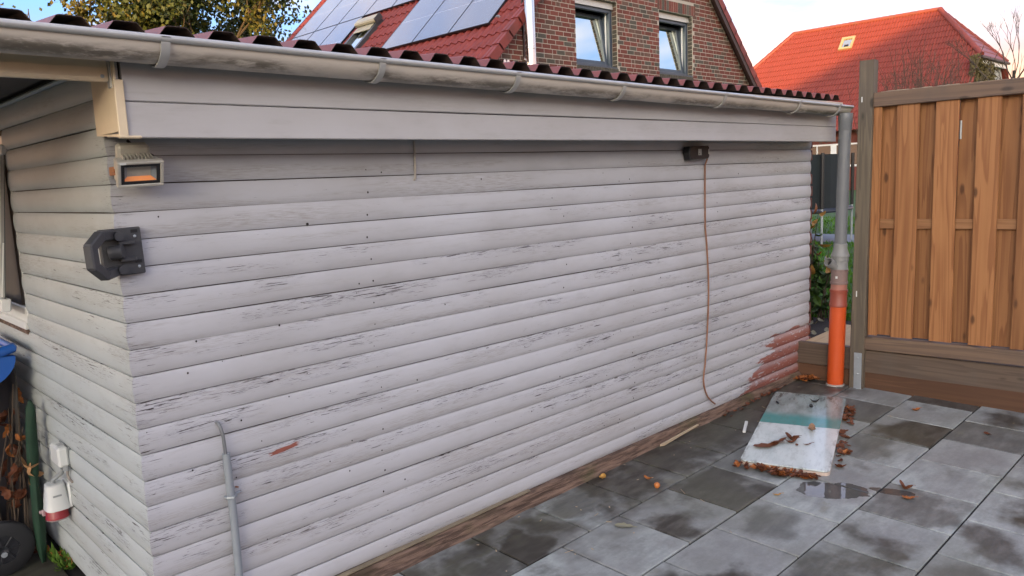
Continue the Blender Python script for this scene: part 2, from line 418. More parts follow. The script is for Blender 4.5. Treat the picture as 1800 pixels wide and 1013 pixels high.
PUDDLES = [(2.87, -1.04, .10, .17, .5), (3.04, -1.26, .035, .10, .35)]   # x, y, half sizes, turn
def slab_mat():
    k = NT('wet_concrete_slab'); rn = k.rnd(); o = k.obc(); P = k.P(); x, y, z = k.sep(P)
    r2 = k.n('ShaderNodeTexWhiteNoise'); r2.noise_dimensions = '1D'; k.L(k.math('MULTIPLY', rn, 91.7), r2.inputs['W'])
    ra, rb, rc = k.sep(r2.outputs['Color'])
    ox, oy, oz = k.sep(o)
    warp = k.noise(P, 2.6, 4, .55); warp2 = k.noise(P, 7.5, 4, .6); cl = k.noise(P, 1.05, 4, .55)
    # water dries from the joints inwards: a damp oval stays in each slab, shifted and sized by slab
    dx = k.math('DIVIDE', k.math('ADD', ox, k.math('MULTIPLY_ADD', ra, .16, -.06)), .21); dy = k.math('DIVIDE', k.math('ADD', oy, k.math('MULTIPLY_ADD', rb, .14, -.07)), .16)
    rr = k.math('SQRT', k.math('ADD', k.math('MULTIPLY', dx, dx), k.math('MULTIPLY', dy, dy)))
    rr = k.math('MULTIPLY_ADD', rr, .6, .38); rr = k.math('ADD', rr, k.math('MULTIPLY_ADD', warp, 3.4, -1.7)); rr = k.math('ADD', rr, k.math('MULTIPLY_ADD', warp2, .7, -.35)); rr = k.math('ADD', rr, k.math('MULTIPLY_ADD', rc, 1.7, -.95))
    wet = k.math('MULTIPLY', k.step(rr, 1.30, .62), k.math('MULTIPLY_ADD', rb, .45, .62))
    wallw = k.math('MULTIPLY', k.step(k.math('MULTIPLY_ADD', k.math('SUBTRACT', warp2, .5), .5, y), -.62, -.26), k.step(k.math('ADD', k.math('MULTIPLY_ADD', warp, 1.5, -.75), k.math('MULTIPLY', x, .26)), .22, .60))
    wet = k.math('MAXIMUM', wet, wallw)
    pud = None
    for (px, py, a, b, t) in PUDDLES:
        ux = k.math('SUBTRACT', x, px); uy = k.math('SUBTRACT', y, py); c_, s_ = math.cos(t), math.sin(t)
        aa = k.math('DIVIDE', k.math('ADD', k.math('MULTIPLY', ux, c_), k.math('MULTIPLY', uy, s_)), a)
        bb = k.math('DIVIDE', k.math('SUBTRACT', k.math('MULTIPLY', uy, c_), k.math('MULTIPLY', ux, s_)), b)
        d = k.math('SQRT', k.math('ADD', k.math('MULTIPLY', aa, aa), k.math('MULTIPLY', bb, bb)))
        d = k.math('ADD', d, k.math('MULTIPLY_ADD', warp2, 1.0, -.5))
        p = k.step(d, 1.03, .97); pud = p if pud is None else k.math('MAXIMUM', pud, p)
    fine = k.noise(P, 60, 5, .7); mid = k.noise(k.mapv(P, (3, 9, 3)), 2.2, 5, .65)
    dry = k.mix(k.step(mid, .3, .7), (.285, .315, .305), (.405, .44, .425)); dry = k.mix(k.math('MULTIPLY', ra, .55), dry, (.21, .21, .20))
    wetc = k.mix(k.step(mid, .35, .7), (.038, .034, .028), (.095, .088, .078)); wetc = k.mix(k.math('MULTIPLY', k.step(cl, .45, .65), .55), wetc, (.032, .029, .022))
    damp = k.math('MULTIPLY', k.step(warp, .40, .62), k.math('MULTIPLY_ADD', rc, .6, .1))
    dry = k.mix(damp, dry, (.19, .19, .185))
    col = k.mix(wet, dry, wetc)
    stain = k.step(k.noise(k.mapv(P, (4, 7, 4), (2, 9, 0)), 1.0, 5, .6), .63, .72)
    col = k.mix(k.math('MULTIPLY', stain, .5), col, (.19, .185, .145))
    moss = k.math('MULTIPLY', k.step(y, -.45, -.05), k.step(mid, .5, .68)); col = k.mix(k.math('MULTIPLY', moss, .55), col, (.045, .05, .022))
    mott = k.noise(k.mapv(P, (12, 20, 12), (0, 0, 0), (0, 0, .4)), 1.0, 6, .72); streak = k.noise(k.mapv(P, (3, 26, 3), (5, 2, 0), (0, 0, .25)), 1.0, 5, .65)
    f = k.math('ADD', k.math('MULTIPLY_ADD', fine, .5, .40), k.math('MULTIPLY_ADD', mott, .55, k.math('MULTIPLY', streak, .22))); col = k.mix(1.0, col, k.comb(f, f, f), 'MULTIPLY')
    grn = k.step(k.noise(k.mapv(P, (1.1, 1.7, 1), (3, 8, 0)), 1.0, 4, .6), .46, .66); col = k.mix(k.math('MULTIPLY', grn, .30), col, (.115, .12, .075))
    col = k.mix(k.math('MULTIPLY', pud, .8), col, (.045, .044, .042))
    ro = k.math('MULTIPLY_ADD', wet, -.12, .52); ro = k.math('ADD', ro, k.math('MULTIPLY_ADD', fine, .2, -.1))
    ro = k.mix(pud, k.comb(ro, ro, ro), (.015, .015, .015)); ro = k.sep(ro)[0]
    q = k.n('ShaderNodeBump'); q.inputs['Distance'].default_value = .003; k.L(k.math('MULTIPLY', k.math('SUBTRACT', 1.0, k.math('MAXIMUM', pud, wet)), .3), q.inputs['Strength'])
    k.L(fine, q.inputs['Height']); k.L(q.outputs[0], k.b.inputs['Normal'])
    k.L(k.math('MULTIPLY_ADD', pud, .22, .34), k.b.inputs['Specular IOR Level']); return k.out(col, ro)
SLAB = slab_mat()
JOINT = simple('dark_joint_sand', (.014, .013, .011), .9, var=.4, nscale=30)
def board_mat():
    k = NT('dirty_laminate_painted_reflection'); o = k.obc(); x, y, z = k.sep(o)      # x along the board, -x the near end
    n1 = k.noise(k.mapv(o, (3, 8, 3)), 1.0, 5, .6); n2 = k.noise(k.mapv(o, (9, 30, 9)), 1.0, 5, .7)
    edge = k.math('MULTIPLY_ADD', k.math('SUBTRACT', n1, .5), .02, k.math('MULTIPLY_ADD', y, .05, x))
    far = k.step(edge, .0, .012); teal = k.math('MULTIPLY', far, k.step(edge, .27, .13))  # darker far half and teal band: reflections put into the colour
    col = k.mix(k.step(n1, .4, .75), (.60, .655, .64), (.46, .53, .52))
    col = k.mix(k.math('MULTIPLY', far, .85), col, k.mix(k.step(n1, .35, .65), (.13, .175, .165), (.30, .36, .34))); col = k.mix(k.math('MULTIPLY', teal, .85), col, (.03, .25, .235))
    rim_ = k.math('MAXIMUM', k.step(k.math('ABSOLUTE', x), .625, .66), k.step(k.math('ABSOLUTE', y), .20, .226))
    grime = k.math('MULTIPLY', k.step(n2, .46, .66), k.math('MAXIMUM', k.math('MULTIPLY_ADD', k.step(x, .25, .6), .75, .2), k.math('MULTIPLY', rim_, .6)))
    col = k.mix(grime, col, (.09, .09, .075))
    return k.out(col, k.math('MULTIPLY_ADD', n2, .16, .05), spec=.22)
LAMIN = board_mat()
EDGEW = simple('pale_board_edge', (.55, .44, .36), .6, var=.1)
def leaf_mat(name, a, b, nscale=25):
    k = NT(name); rn = k.rnd(); n = k.noise(k.P(), nscale, 4); f = k.math('ADD', k.math('MULTIPLY', n, .8), k.math('MULTIPLY_ADD', rn, .4, -.1), clamp=True)
    return k.out(k.mix(f, a, b), .55, spec=.3)
LEAFB = leaf_mat('brown_dead_leaf', (.075, .024, .012), (.17, .062, .028)); LEAFO = leaf_mat('orange_dead_leaf', (.24, .075, .022), (.36, .135, .035))
LEAFP = leaf_mat('pale_flat_leaf', (.21, .20, .13), (.28, .27, .19)); LEAFY = leaf_mat('yellow_dead_leaf', (.46, .27, .07), (.40, .17, .03))
LEAFG = leaf_mat('garden_leaf_green', (.035, .09, .012), (.09, .16, .02)); LEAFD = leaf_mat('dark_green_leaf', (.02, .05, .015), (.045, .085, .02))
CROWN = [leaf_mat('oak_leaf_olive', (.045, .068, .016), (.08, .092, .02)), leaf_mat('oak_leaf_green', (.04, .06, .016), (.075, .088, .02)), leaf_mat('oak_leaf_yellow', (.09, .088, .02), (.12, .10, .02))]
GRASS = leaf_mat('lawn_grass', (.035, .12, .008), (.085, .21, .012), 6)
GRASSB = simple('lawn_ground', (.03, .085, .01), .9, var=.3, nscale=5)
FARG = simple('far_ground_grass', (.05, .075, .02), .95, var=.3, nscale=.4)

# ------------------------------------------------------------------ ground and patio
g = MB(); g.quad((-400,-400,-.35),(400,-400,-.35),(400,400,-.35),(-400,400,-.35))
obj('ground', g, FARG, kind='structure')
patio = tag(empty('patio', (0,0,0)), kind='structure')
def gsheet(name, x0, x1, y0, y1, dz, mat, parent=None, kind=None):
    b = MB(); b.quad((x0,y0,gz(x0,y0)+dz),(x1,y0,gz(x1,y0)+dz),(x1,y1,gz(x1,y1)+dz),(x0,y1,gz(x0,y1)+dz)); return obj(name, b, mat, parent, kind=kind)
gsheet('joint_bed', -9, 4.70, -9, 6.5, -.009, JOINT, patio)
CW = .4013; JT = .0085
tiltM = Matrix.Translation((0,0,0)) @ Vector((0,0,1)).rotation_difference(gnorm).to_matrix().to_4x4()
slab_cache = {}
def slab(x0, x1, y0, y1):
    w, d = round(x1-x0-JT, 3), round(y1-y0-JT, 3)
    if w < .02 or d < .02: return
    if (w, d) not in slab_cache:
        b = MB(); b.box(-w/2, w/2, -d/2, d/2, -.04, 0, .0035); slab_cache[(w,d)] = b.mesh('slab', SLAB)
    cx, cy = (x0+x1)/2, (y0+y1)/2
    jit = Matrix.Rotation(random.uniform(-.002,.002), 4, 'X') @ Matrix.Rotation(random.uniform(-.002,.002), 4, 'Y') @ Matrix.Rotation(random.uniform(-.003,.003), 4, 'Z')
    inst('slab', slab_cache[(w,d)], patio, Matrix.Translation((cx, cy, gz(cx,cy)+random.uniform(-.0012,.0012))) @ tiltM @ jit)
stag = [0, .2074, 0, .2006, .0, .2, .0, .2, 0]
for c in range(9):
    y1 = -c*CW if c else -.012; y0 = -(c+1)*CW
    xx = 1.7453 + stag[c] - CW*7
    while xx < 4.70:
        xend = 4.645 - (y0+y1)/2*.056 if c else 4.66
        slab(xx, min(xx+CW, xend), y0, y1); xx += CW
for c in range(10):                     # pavement along the gable end
    y0 = c*.5; xx = -.03 - (c % 2)*.25
    first = True; x1 = -.03
    while x1 > -2.6:
        x0 = x1 - (.25 if (first and c % 2) else .5); slab(x0, x1, y0, y0+.5); x1 = x0; first = False

# ------------------------------------------------------------------ the shed
W = .0875; ZT = 1.7469; SL = 4.816
shed = thing('garden_shed', 'long low shed clad in flaking lilac grey half round boards', 'shed', (0,0,0))
def bulge(t):          # board section: a quarter-log curve, fullest below the middle
    return .0072*max(0., 1-(2*t-1)**2)**.7 + .0018*math.sin(math.pi*t)*(1-t)
def board_mesh(z0, z1, a, b, side, nseg, end_recess=0.):
    """side 'front': runs along x at y=-bulge; side 'gable': runs along y at x=-bulge. The start is mitred at the corner"""
    prof = [(0., .006), (.0, -.001)]; N = 9
    for i in range(N+1):
        t = i/N; prof.append((t, -bulge(t)-.0005))
    prof += [(1., -.001), (1., .006)]
    h = z1-z0-.0028; mb = MB(); vs = []; n = len(prof); ph = random.uniform(0, 50)
    for k in range(nseg+1):
        s = a + (b-a)*k/nseg
        for (t, d) in prof:
            dz = .0012*math.sin(s*1.7+ph) if 0 < k < nseg else 0
            dd = d + (.0011*math.sin(s*2.3+ph*1.7) if d < 0 and k > 0 else 0)
            ss = s
            if k == 0 and a < .01: ss = dd                        # mitre with the other wall
            if side == 'front': vs.append((ss, dd, z0+.0014+t*h+dz))
            else: vs.append((dd, ss, z0+.0014+t*h+dz))
    fs = []
    for k in range(nseg):
        for i in range(n-1):
            q = (k*n+i, (k+1)*n+i, (k+1)*n+i+1, k*n+i+1)
            fs.append(q if side == 'front' else tuple(reversed(q)))
    e0 = tuple(range(n)); e1 = tuple(range(nseg*n, nseg*n+n))
    fs += [tuple(reversed(e0)), e1] if side != 'front' else [e0, tuple(reversed(e1))]
    mb.add(vs, fs); return mb
# seams at z = ZT - k*W ; board k covers [ZT-k*W, ZT-(k-1)*W]
for k in range(0, 20):
    z0, z1 = ZT - k*W, ZT - (k-1)*W
    if k == 19: z0 = max(z0, .1005)
    obj('board', board_mesh(z0, z1, 0, SL + random.uniform(-.004,.004), 'front', 22), PAINT, shed, True)
for k in range(-5, 20):
    z0, z1 = ZT - k*W, min(ZT - (k-1)*W, 2.030)
    if z1-z0 < .02: continue
    if k == 19: z0 = .05
    ylen = 3.2
    if z1 > 1.12 and z0 < 1.86: ylen = 1.285 + (z0-1.2)*.05
    obj('board', board_mesh(z0, z1, 0, ylen, 'gable', 10), PAINT_G, shed, True)
    if ylen < 3: obj('board', board_mesh(z0, z1, 2.25, 3.2, 'gable', 4), PAINT_G, shed, True)
b = MB(); b.box(.012, SL-.006, .012, 3.19, .03, 2.04); obj('inner_wall', b, SOFFIT, shed)
b = MB(); b.box(.0065, .0115, .0065, .03, .1, 2.0); obj('corner_post', b, HOLE, shed)
b = MB(); b.box(SL-.004, SL+.022, .004, .05, .06, 1.80, .004); obj('corner_batten', b, REDEDGE, shed)
for k in range(0, 19):     # short red-brown wavy end blocks seen along the far end
    z0 = ZT-k*W
    if random.random() < .85 and z0 > .2:
        b = MB(); b.box(SL+.002, SL+.016+random.uniform(0,.008), -.011, .003, z0+.006, z0+W-.006, .005); obj('end_block', b, REDEDGE, shed)
# skirting
b = MB(); N = 60; vs = []
for i in range(N+1):
    x = .05 + (SL-.14)*i/N; n1 = mnoise.noise(Vector((x*3.1, 0, 0)))*.010 + mnoise.noise(Vector((x*11, 3, 0)))*.006; n2 = mnoise.noise(Vector((x*5.1, 7, 0)))*.008
    zt = .073 + .022*min(1, x/1.6) + .010*min(1, max(0, (x-1.6)/1.5)) + .003*n2*100*.1
    fr = -.026 + n2*.4
    vs += [(x, .02, zt+.004), (x, fr+.006, zt), (x, fr, zt-.012), (x, fr-.004+n1*.5, gz(x,-.03)+.022+n1), (x, fr-.012+n1, gz(x,-.03)-.002), (x, .02, gz(x,0)-.02)]
fs = []
for i in range(N):
    for j in range(5): fs.append((i*6+j, i*6+j+1, (i+1)*6+j+1, (i+1)*6+j))
fs += [tuple(range(6)), tuple(reversed(range(N*6, N*6+6)))]
b.add(vs, [tuple(reversed(f)) for f in fs]); obj('skirting_board', b, SKIRT, shed)
# drip lath: the thin pale line over the skirting
b = MB(); N = 40
for i in range(N):
    xa, xb = .05+1.7*i/N, .05+1.7*(i+1)/N
    za = .079 + .022*min(1, xa/1.6) + .010*min(1, max(0, (xa-1.6)/1.5)); zb = .079 + .022*min(1, xb/1.6) + .010*min(1, max(0, (xb-1.6)/1.5))
    b.add([(xa,-.022,za),(xb,-.022,zb),(xb,-.022,zb+.006),(xa,-.022,za+.006),(xa,.0,za+.008),(xb,.0,zb+.008)], [(0,1,2,3),(3,2,5,4)])
obj('skirting_lath', b, simple('mossy_lath', (.22,.18,.12), .7, var=.5, nscale=12), shed)
# nail holes and knots
b = MB()
holes = [(.658,1.491),(.336,.821),(.02,.86),(.847,1.208),(.30,.62),(.36,1.05)]
for i in range(75): holes.append((random.uniform(.1, 4.75), random.uniform(.2, 1.7)))
for k in range(18):
    for x in (.92, 2.62, 4.3): holes.append((x+random.uniform(-.012,.012), ZT-(k+.72)*W))
for (x, z) in holes:
    t = ((ZT - z)/W) % 1; r = random.uniform(.0018, .0042) if z != 1.491 else .006
    y = -bulge(t)-.0022; n = 7
    vs = [(x + r*math.cos(2*math.pi*i/n), y - .0006, z + r*1.2*math.sin(2*math.pi*i/n)) for i in range(n)]
    b.add(vs, [tuple(range(n))])
obj('nail_hole', b, HOLE, shed, kind='stuff')
# fascia
FY = -.195
for (z0, z1) in ((1.790, 1.8925), (1.8955, 2.04)):
    b = MB(); n = 24; vs = []; fs = []
    for i in range(n+1):
        x = .0 + (SL-.02)*i/n; dz = -.0085*(x/SL)*0 + .0015*math.sin(x*1.3+z0*9)
        vs += [(x, FY+.018, z0+dz), (x, FY+.003, z0+dz), (x, FY, z0+.003+dz), (x, FY, z1-.002+dz), (x, FY+.003, z1+dz), (x, FY+.018, z1+dz)]
    for i in range(n):
        for j in range(5): fs.append((i*6+j, (i+1)*6+j, (i+1)*6+j+1, i*6+j+1))
    fs += [tuple(range(6)), tuple(reversed(range(n*6, n*6+6)))]
    b.add(vs, fs); obj('fascia_board', b, PAINT_F, shed)
b = MB(); b.box(.0, SL-.02, FY+.02, -.014, 1.800, 1.812); obj('soffit', b, PAINT_F, shed)
# cream end cap of the fascia box, with its bottom lip
b = MB(); b.box(-.024, -.018, FY-.008, .004, 1.806, 2.03, .0015); b.box(-.026, .0, FY-.010, FY-.0025, 1.790, 1.952, .002); b.box(-.0245, .036, FY-.012, FY+.012, 1.787, 1.795, .003)
b.add([(-.024, FY-.008, 1.790), (-.018, FY-.008, 1.790), (-.018, .004, 1.8065), (-.024, .004, 1.8065), (-.024, FY-.008, 1.80), (-.018, FY-.008, 1.80), (-.018,.004,1.8085), (-.024,.004,1.8085)], [(0,3,2,1),(0,1,5,4),(0,4,7,3),(1,2,6,5)])
obj('fascia_end_cap', b, CREAM, shed)
# cream eaves trim running left past the gable
b = MB(); prof = [(-.104, 2.03), (-.112, 2.02), (-.119, 1.985), (-.121, 1.958), (-.117, 1.949), (-.105, 1.947), (-.10, 1.952), (-.098, 2.03)]
n = len(prof); vs = [(x, y-.055, z) for x in (-1.6, -.03) for (y, z) in prof]
fs = [(i, (i+1) % n, n+(i+1) % n, n+i) for i in range(n)] + [tuple(range(n)), tuple(reversed(range(n, 2*n)))]
b.add(vs, [tuple(reversed(f)) for f in fs]); trim = obj('eaves_trim', b, CREAM, shed)
b = MB(); b.box(-.029, -.005, -.185, -.16, 1.93, 2.03, .002); obj('trim_end_bracket', b, ZINC, trim)
b = MB(); b.lathe([(.0055, 0), (.0055, .002), (.003, .003)], (-.045, -.1745, 1.962), (0,-1,0), 10); obj('screw', b, STEEL, trim)
b = MB(); b.box(-1.6, -.026, -.155, 3.2, 2.034, 2.044); b.box(0, SL-.02, -.19, -.02, 2.036, 2.046); obj('eaves_soffit', b, SOFFIT, shed)
# the window in the gable
win = empty('window', (0,0,0)); win.parent = shed
b = MB(); b.box(-.004, .03, 1.292, 2.24, 1.090, 1.157, .004); b.box(-.004, .03, 1.292, 2.24, 1.86, 1.90, .004); b.box(-.004, .03, 2.19, 2.24, 1.157, 1.86, .004); b.box(.0, .028, 1.292, 1.318, 1.157, 1.86, .003)
obj('frame', b, WINW, win)
b = MB(); b.box(-.02, .03, 1.285, 2.26, 1.060, 1.0895, .004); obj('sill', b, WINW, win)
b = MB(); b.box(-.012, .03, 1.30, 2.26, 1.036, 1.0575, .003); obj('sill_board', b, SKIRT, win)
b = MB(); b.box(.022, .026, 1.318, 2.19, 1.157, 1.86); obj('pane', b, GLASS, win)
Ms = Matrix.Translation((.004, 0, 1.86)) @ Matrix.Rotation(R(6.2), 4, 'Y')
b = MB()
b.box(-.034, .0, 1.350, 1.392, -.66, -.005, .004, M=Ms); b.box(-.022, .0, 1.292, 1.352, -.045, -.005, .004, M=Ms); b.box(-.026, .012, 1.292, 2.2, -.715, -.66, .004, M=Ms)
sash = obj('sash', b, WINW, win); b = MB(); b.box(-.012, -.008, 1.292, 1.352, -.66, -.045, M=Ms); obj('pane', b, glass_mat('grey_reflecting_glass', (.05,.06,.06), .05), sash)
b = MB(); b.tube([Ms @ Vector((-.0135,1.325,-.655)), Ms @ Vector((-.0135,1.297,-.42))], .004, 6); obj('painted_reflection_bar', b, WINW, sash)  # thin white bar stands in for board edges mirrored in the glass
b = MB(); b.box(.004, .02, 1.40, 2.19, 1.157, 1.86); obj('shaded_opening_panel', b, SOFFIT, win)  # dark panel stands in for the shade inside the opened window
# roof: trapezoidal sheet, red above and dark below
SPC = .14173; RIBH = .031
def roof_z(y): return 2.075 + (y+.24)*math.tan(R(4.5))
xs = []; k0 = -14
x_end = 4.79
for k in range(k0, 36):
    xc = k*SPC + .012
    for (dx, h) in ((-.058, 0), (-.033, RIBH), (-.026, RIBH+.002), (.022, RIBH+.002), (.030, RIBH), (.056, 0)):
        xs.append((xc+dx, h))
xs = [p for p in xs if -1.9 < p[0] < x_end]
b = MB(); ys = [-.243, .8, 2.0, 3.35]; n = len(xs); vs = []
for yy in ys:
    for (x, h) in xs: vs.append((x, yy + (.004*math.sin(x*3) if yy < 0 else 0), roof_z(yy)+h))
for yy in ys:
    for (x, h) in xs: vs.append((x, yy + (.004*math.sin(x*3) if yy < 0 else 0), roof_z(yy)+h-.0022))
top = []; bot = []
for j in range(len(ys)-1):
    for i in range(n-1):
        top.append((j*n+i, j*n+i+1, (j+1)*n+i+1, (j+1)*n+i)); o_ = len(ys)*n
        bot.append((o_+j*n+i, o_+(j+1)*n+i, o_+(j+1)*n+i+1, o_+j*n+i+1))
rim = [(i, len(ys)*n+i, len(ys)*n+i+1, i+1) for i in range(n-1)]
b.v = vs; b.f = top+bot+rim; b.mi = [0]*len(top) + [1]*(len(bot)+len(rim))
obj('roof_sheet', b, [ROOFT, ROOFU], shed)
b = MB(); b.box(-1.6, 4.76, -.20, -.172, 2.047, 2.060); obj('eaves_batten', b, SOFFIT, shed)
b = MB(); b.box(-1.6, 4.76, -.171, 3.2, 2.050, 2.0555); obj('roof_underlay', b, SOFFIT, shed)
b = MB(); b.box(3.45, 4.77, -.252, -.238, 2.035, 2.058); obj('eaves_flashing', b, ZINC, shed)

# ------------------------------------------------------------------ gutter and downpipe
gut = thing('rain_gutter', 'grimy grey half round gutter along the red sheet roof eaves', 'gutter', (0,-.26,2.0))
def grim(x): return 2.052 - .0065*(x+.3)
GR = .06; GY = -.272
def gutter_section(x0, x1, r, mat, name, parent):
    b = MB(); n = 14; vs = []; fs = []; xsn = [x0 + (x1-x0)*i/6 for i in range(7)]
    for x in xsn:
        z = grim(x)
        for (rr) in (r, r-.003):
            for i in range(n+1):
                a = math.pi + math.pi*i/n; vs.append((x, GY + rr*math.cos(a), z + rr*math.sin(a)))
    m2 = 2*(n+1)
    for j in range(len(xsn)-1):
        for i in range(n):
            fs.append((j*m2+i, j*m2+i+1, (j+1)*m2+i+1, (j+1)*m2+i))
            fs.append((j*m2+n+1+i, (j+1)*m2+n+1+i, (j+1)*m2+n+2+i, j*m2+n+2+i))
        for i, k in ((0, n+1), (n, 2*n+1)): fs.append((j*m2+i, (j+1)*m2+i, (j+1)*m2+k, j*m2+k))
    b.add(vs, fs)
    return obj(name, b, mat, parent, True)
gutter_section(-1.7, 3.36, GR, GUTTER, 'gutter_length', gut); gutter_section(3.30, 4.742, GR-.0032, GUTTER, 'gutter_length', gut)
for (x0, x1, rr, dz) in ((-1.7, 3.36, .0105, .0), (3.30, 4.742, .0085, -.002)):
    b = MB(); b.tube([(x0 + (x1-x0)*i/8, GY-GR-.003, grim(x0+(x1-x0)*i/8)+.002+dz) for i in range(9)], rr, 12); obj('gutter_bead', b, ZINC, gut, True)
b = MB(); n = 14; vs = [(x, GY+(GR-.003)*math.cos(math.pi+math.pi*i/n), grim(4.742)+(GR-.003)*math.sin(math.pi+math.pi*i/n)) for x in (4.738, 4.744) for i in range(n+1)]
b.add(vs, [tuple(range(n+1)), tuple(reversed(range(n+1, 2*n+2)))] + [(i, n+1+i, n+2+i, i+1) for i in range(n)]); obj('gutter_end', b, GUTTER, gut)
for gx in (.078, .805, 1.461, 2.156, 3.05, 3.94, 4.52):
    b = MB(); n = 16; z = grim(gx); w = .0125
    pts = []
    for i in range(n+1):
        a = math.pi*.98 + math.pi*1.05*i/n; pts.append((GY + (GR+.004)*math.cos(a), z + (GR+.004)*math.sin(a)))
    pts = [(GY-GR-.012, z+.006)] + pts + [(GY+GR+.006, z+.012), (-.19, z+.008)]
    vs = []
    for (yy, zz) in pts: vs += [(gx-w, yy, zz), (gx+w, yy, zz)]
    for (yy, zz) in pts:
        d = Vector((yy-GY, zz-z)); d.normalize(); vs += [(gx-w, yy+d.x*.005, zz+d.y*.005), (gx+w, yy+d.x*.005, zz+d.y*.005)]
    m2 = 2*len(pts); fs = []
    for i in range(len(pts)-1):
        fs += [(2*i,2*i+1,2*i+3,2*i+2), (m2+2*i,m2+2*i+2,m2+2*i+3,m2+2*i+1), (2*i,2*i+2,m2+2*i+2,m2+2*i), (2*i+1,m2+2*i+1,m2+2*i+3,2*i+3)]
    b.add(vs, fs); obj('gutter_bracket', b, ZINC, gut, True)
for gx in (3.305, 3.365, 4.60):
    b = MB(); n = 14; vs = []; 
    for x in (gx-.004, gx+.004):
        for i in range(n+1):
            a = math.pi+math.pi*i/n; vs.append((x, GY+(GR+.0035)*math.cos(a), grim(gx)+(GR+.0035)*math.sin(a)))
    b.add(vs, [(i, n+1+i, n+2+i, i+1) for i in range(n)]); obj('gutter_joint', b, GUTTER, gut, True)

dp = thing('downpipe', 'tall drainpipe grey above and bright orange below beside the fence post', 'drainpipe', (4.612,-.30,gz(4.612,-.3)))
PX = 4.612
def pc(z):   # pipe axis leans slightly
    t = (z-.06)/1.9; return Vector((PX, -.299 - .040*t, z))
axis = (pc(2)-pc(0)).normalized()
def seg(name, prof, mat, parent=dp):
    b = MB(); base = pc(prof[0][1]); b.lathe([(r, (h-prof[0][1])) for r, h in prof], base, axis, 24); return obj(name, b, mat, parent, True)
seg('outlet', [(.045, 1.972), (.047, 1.955), (.047, 1.915), (.0445, 1.91), (.0445, 1.865), (.043, 1.86)][::-1], PIPEG)
seg('upper_pipe', [(.0405, 1.048), (.0405, 1.90)], PIPEG)
seg('reducer', [(.046, .985), (.062, .986), (.063, .996), (.059, 1.003), (.046, 1.045), (.046, 1.075), (.041, 1.08)], PIPEG2)
br = seg('branch_body', [(.0555, .895), (.0565, .90), (.0545, .905), (.0545, .955), (.0575, .958), (.0575, .975), (.0555, .985)], PIPEG2)
bb = pc(.905) + Vector((-.02, .01, .0)); bd = Vector((-.80, .24, .50)).normalized()
b = MB(); b.lathe([(.028, 0), (.028, .060), (.033, .063), (.033, .105), (.027, .105), (.026, .07)], bb, bd, 18, cap=False); b.lathe([(.026, .071), (.0, .072)], bb, bd, 18, mi=1, cap=False)
obj('branch_spigot', b, [PIPEG2, BLACKD], br, True)
b = MB(); b.box(-.012, .012, -.003, .003, -.012, .02, .002, M=Matrix.Translation(bb+bd*.10+Vector((-.02,.015,.02))) @ Matrix.Rotation(R(30),4,'Y')); obj('branch_lug', b, PIPEG2, br)
seg('coupling', [(.0575, .792), (.0605, .795), (.0605, .808), (.056, .812), (.056, .885), (.0595, .888), (.0595, .898), (.057, .90)], PIPEP)
seg('faded_ring', [(.0545, .752), (.0545, .795)], simple('salmon_drain_plastic', (.36,.15,.11), .45))
seg('socket', [(.0575, .632), (.0605, .635), (.0605, .648), (.0575, .652), (.0575, .735), (.061, .738), (.061, .752), (.058, .755)], PIPER)
seg('lower_pipe', [(.0555, .062), (.0555, .64)], PIPEO)
b = MB(); b.lathe([(.064, 0), (.064, .010), (.058, .014)], pc(.054), (0,0,1), 24); obj('base_collar', b, simple('grey_base_ring', (.33,.31,.28), .6), dp, True)
b = MB(); c0 = pc(.845) + Vector((-.0562, -.004, 0)); b.box(-.0012, .0008, -.007, .007, -.008, .008, M=Matrix.Translation(c0)); obj('sticker', b, WHITEP, dp)

# ------------------------------------------------------------------ fence
FO = Vector((4.66, -.36, .05))
fence = thing('board_fence', 'tall orange brown board fence on grey sleepers beside the downpipe', 'fence', FO, rz=R(3.2))
def part(name, mb, mat, smooth=False):
    """fence parts are written in the fence's own frame; each gets an origin of its own so that the grain differs"""
    return obj(name, mb, mat, fence, smooth)
def plank(y0, y1, z0, z1, x0, x1, mat, name='plank', lean=0., axis=2):
    cx, cy, cz = (x0+x1)/2, (y0+y1)/2, (z0+z1)/2; mb = MB()
    nseg = 6 if axis == 2 else 8; ax = axis
    L0, L1 = (z0, z1) if axis == 2 else (y0, y1); vs = []; ph = random.uniform(0, 40); c = .004
    A0, A1 = (y0, y1) if axis == 2 else (z0, z1)
    ring = [(x0, A0+c), (x0, A1-c), (x0+c, A1), (x1-c, A1), (x1, A1-c), (x1, A0+c), (x1-c, A0), (x0+c, A0)]
    for k in range(nseg+1):
        t = L0 + (L1-L0)*k/nseg
        dxx = .0018*math.sin(t*2.2+ph); da = .0016*math.sin(t*3.1+ph*2) + lean*(t-L0)/(L1-L0)
        for (xx, aa) in ring:
            p = (xx+dxx-cx, aa+da-cy, t-cz) if axis == 2 else (xx+dxx-cx, t-cy, aa+da-cz); vs.append(p)
    fs = []; n = 8
    for k in range(nseg):
        for i in range(n):
            i2 = (i+1) % n; q = (k*n+i, k*n+i2, (k+1)*n+i2, (k+1)*n+i); fs.append(tuple(reversed(q)) if axis == 2 else q)
    e0, e1 = tuple(range(n)), tuple(range(nseg*n, nseg*n+n))
    fs += [e0, tuple(reversed(e1))] if axis == 2 else [tuple(reversed(e0)), e1]
    mb.add(vs, fs)
    me = mb.mesh(name, mat, (0,0,0)); o = bpy.data.objects.new(name, me); COL.objects.link(o); o.parent = fence; o.location = (cx, cy, cz); return o
plank(-.125, -.032, -.06, 2.257, -.047, .045, GREYW, 'post', lean=-.030)
plank(-2.05, -1.955, -.06, 2.25, -.047, .045, GREYW, 'post')
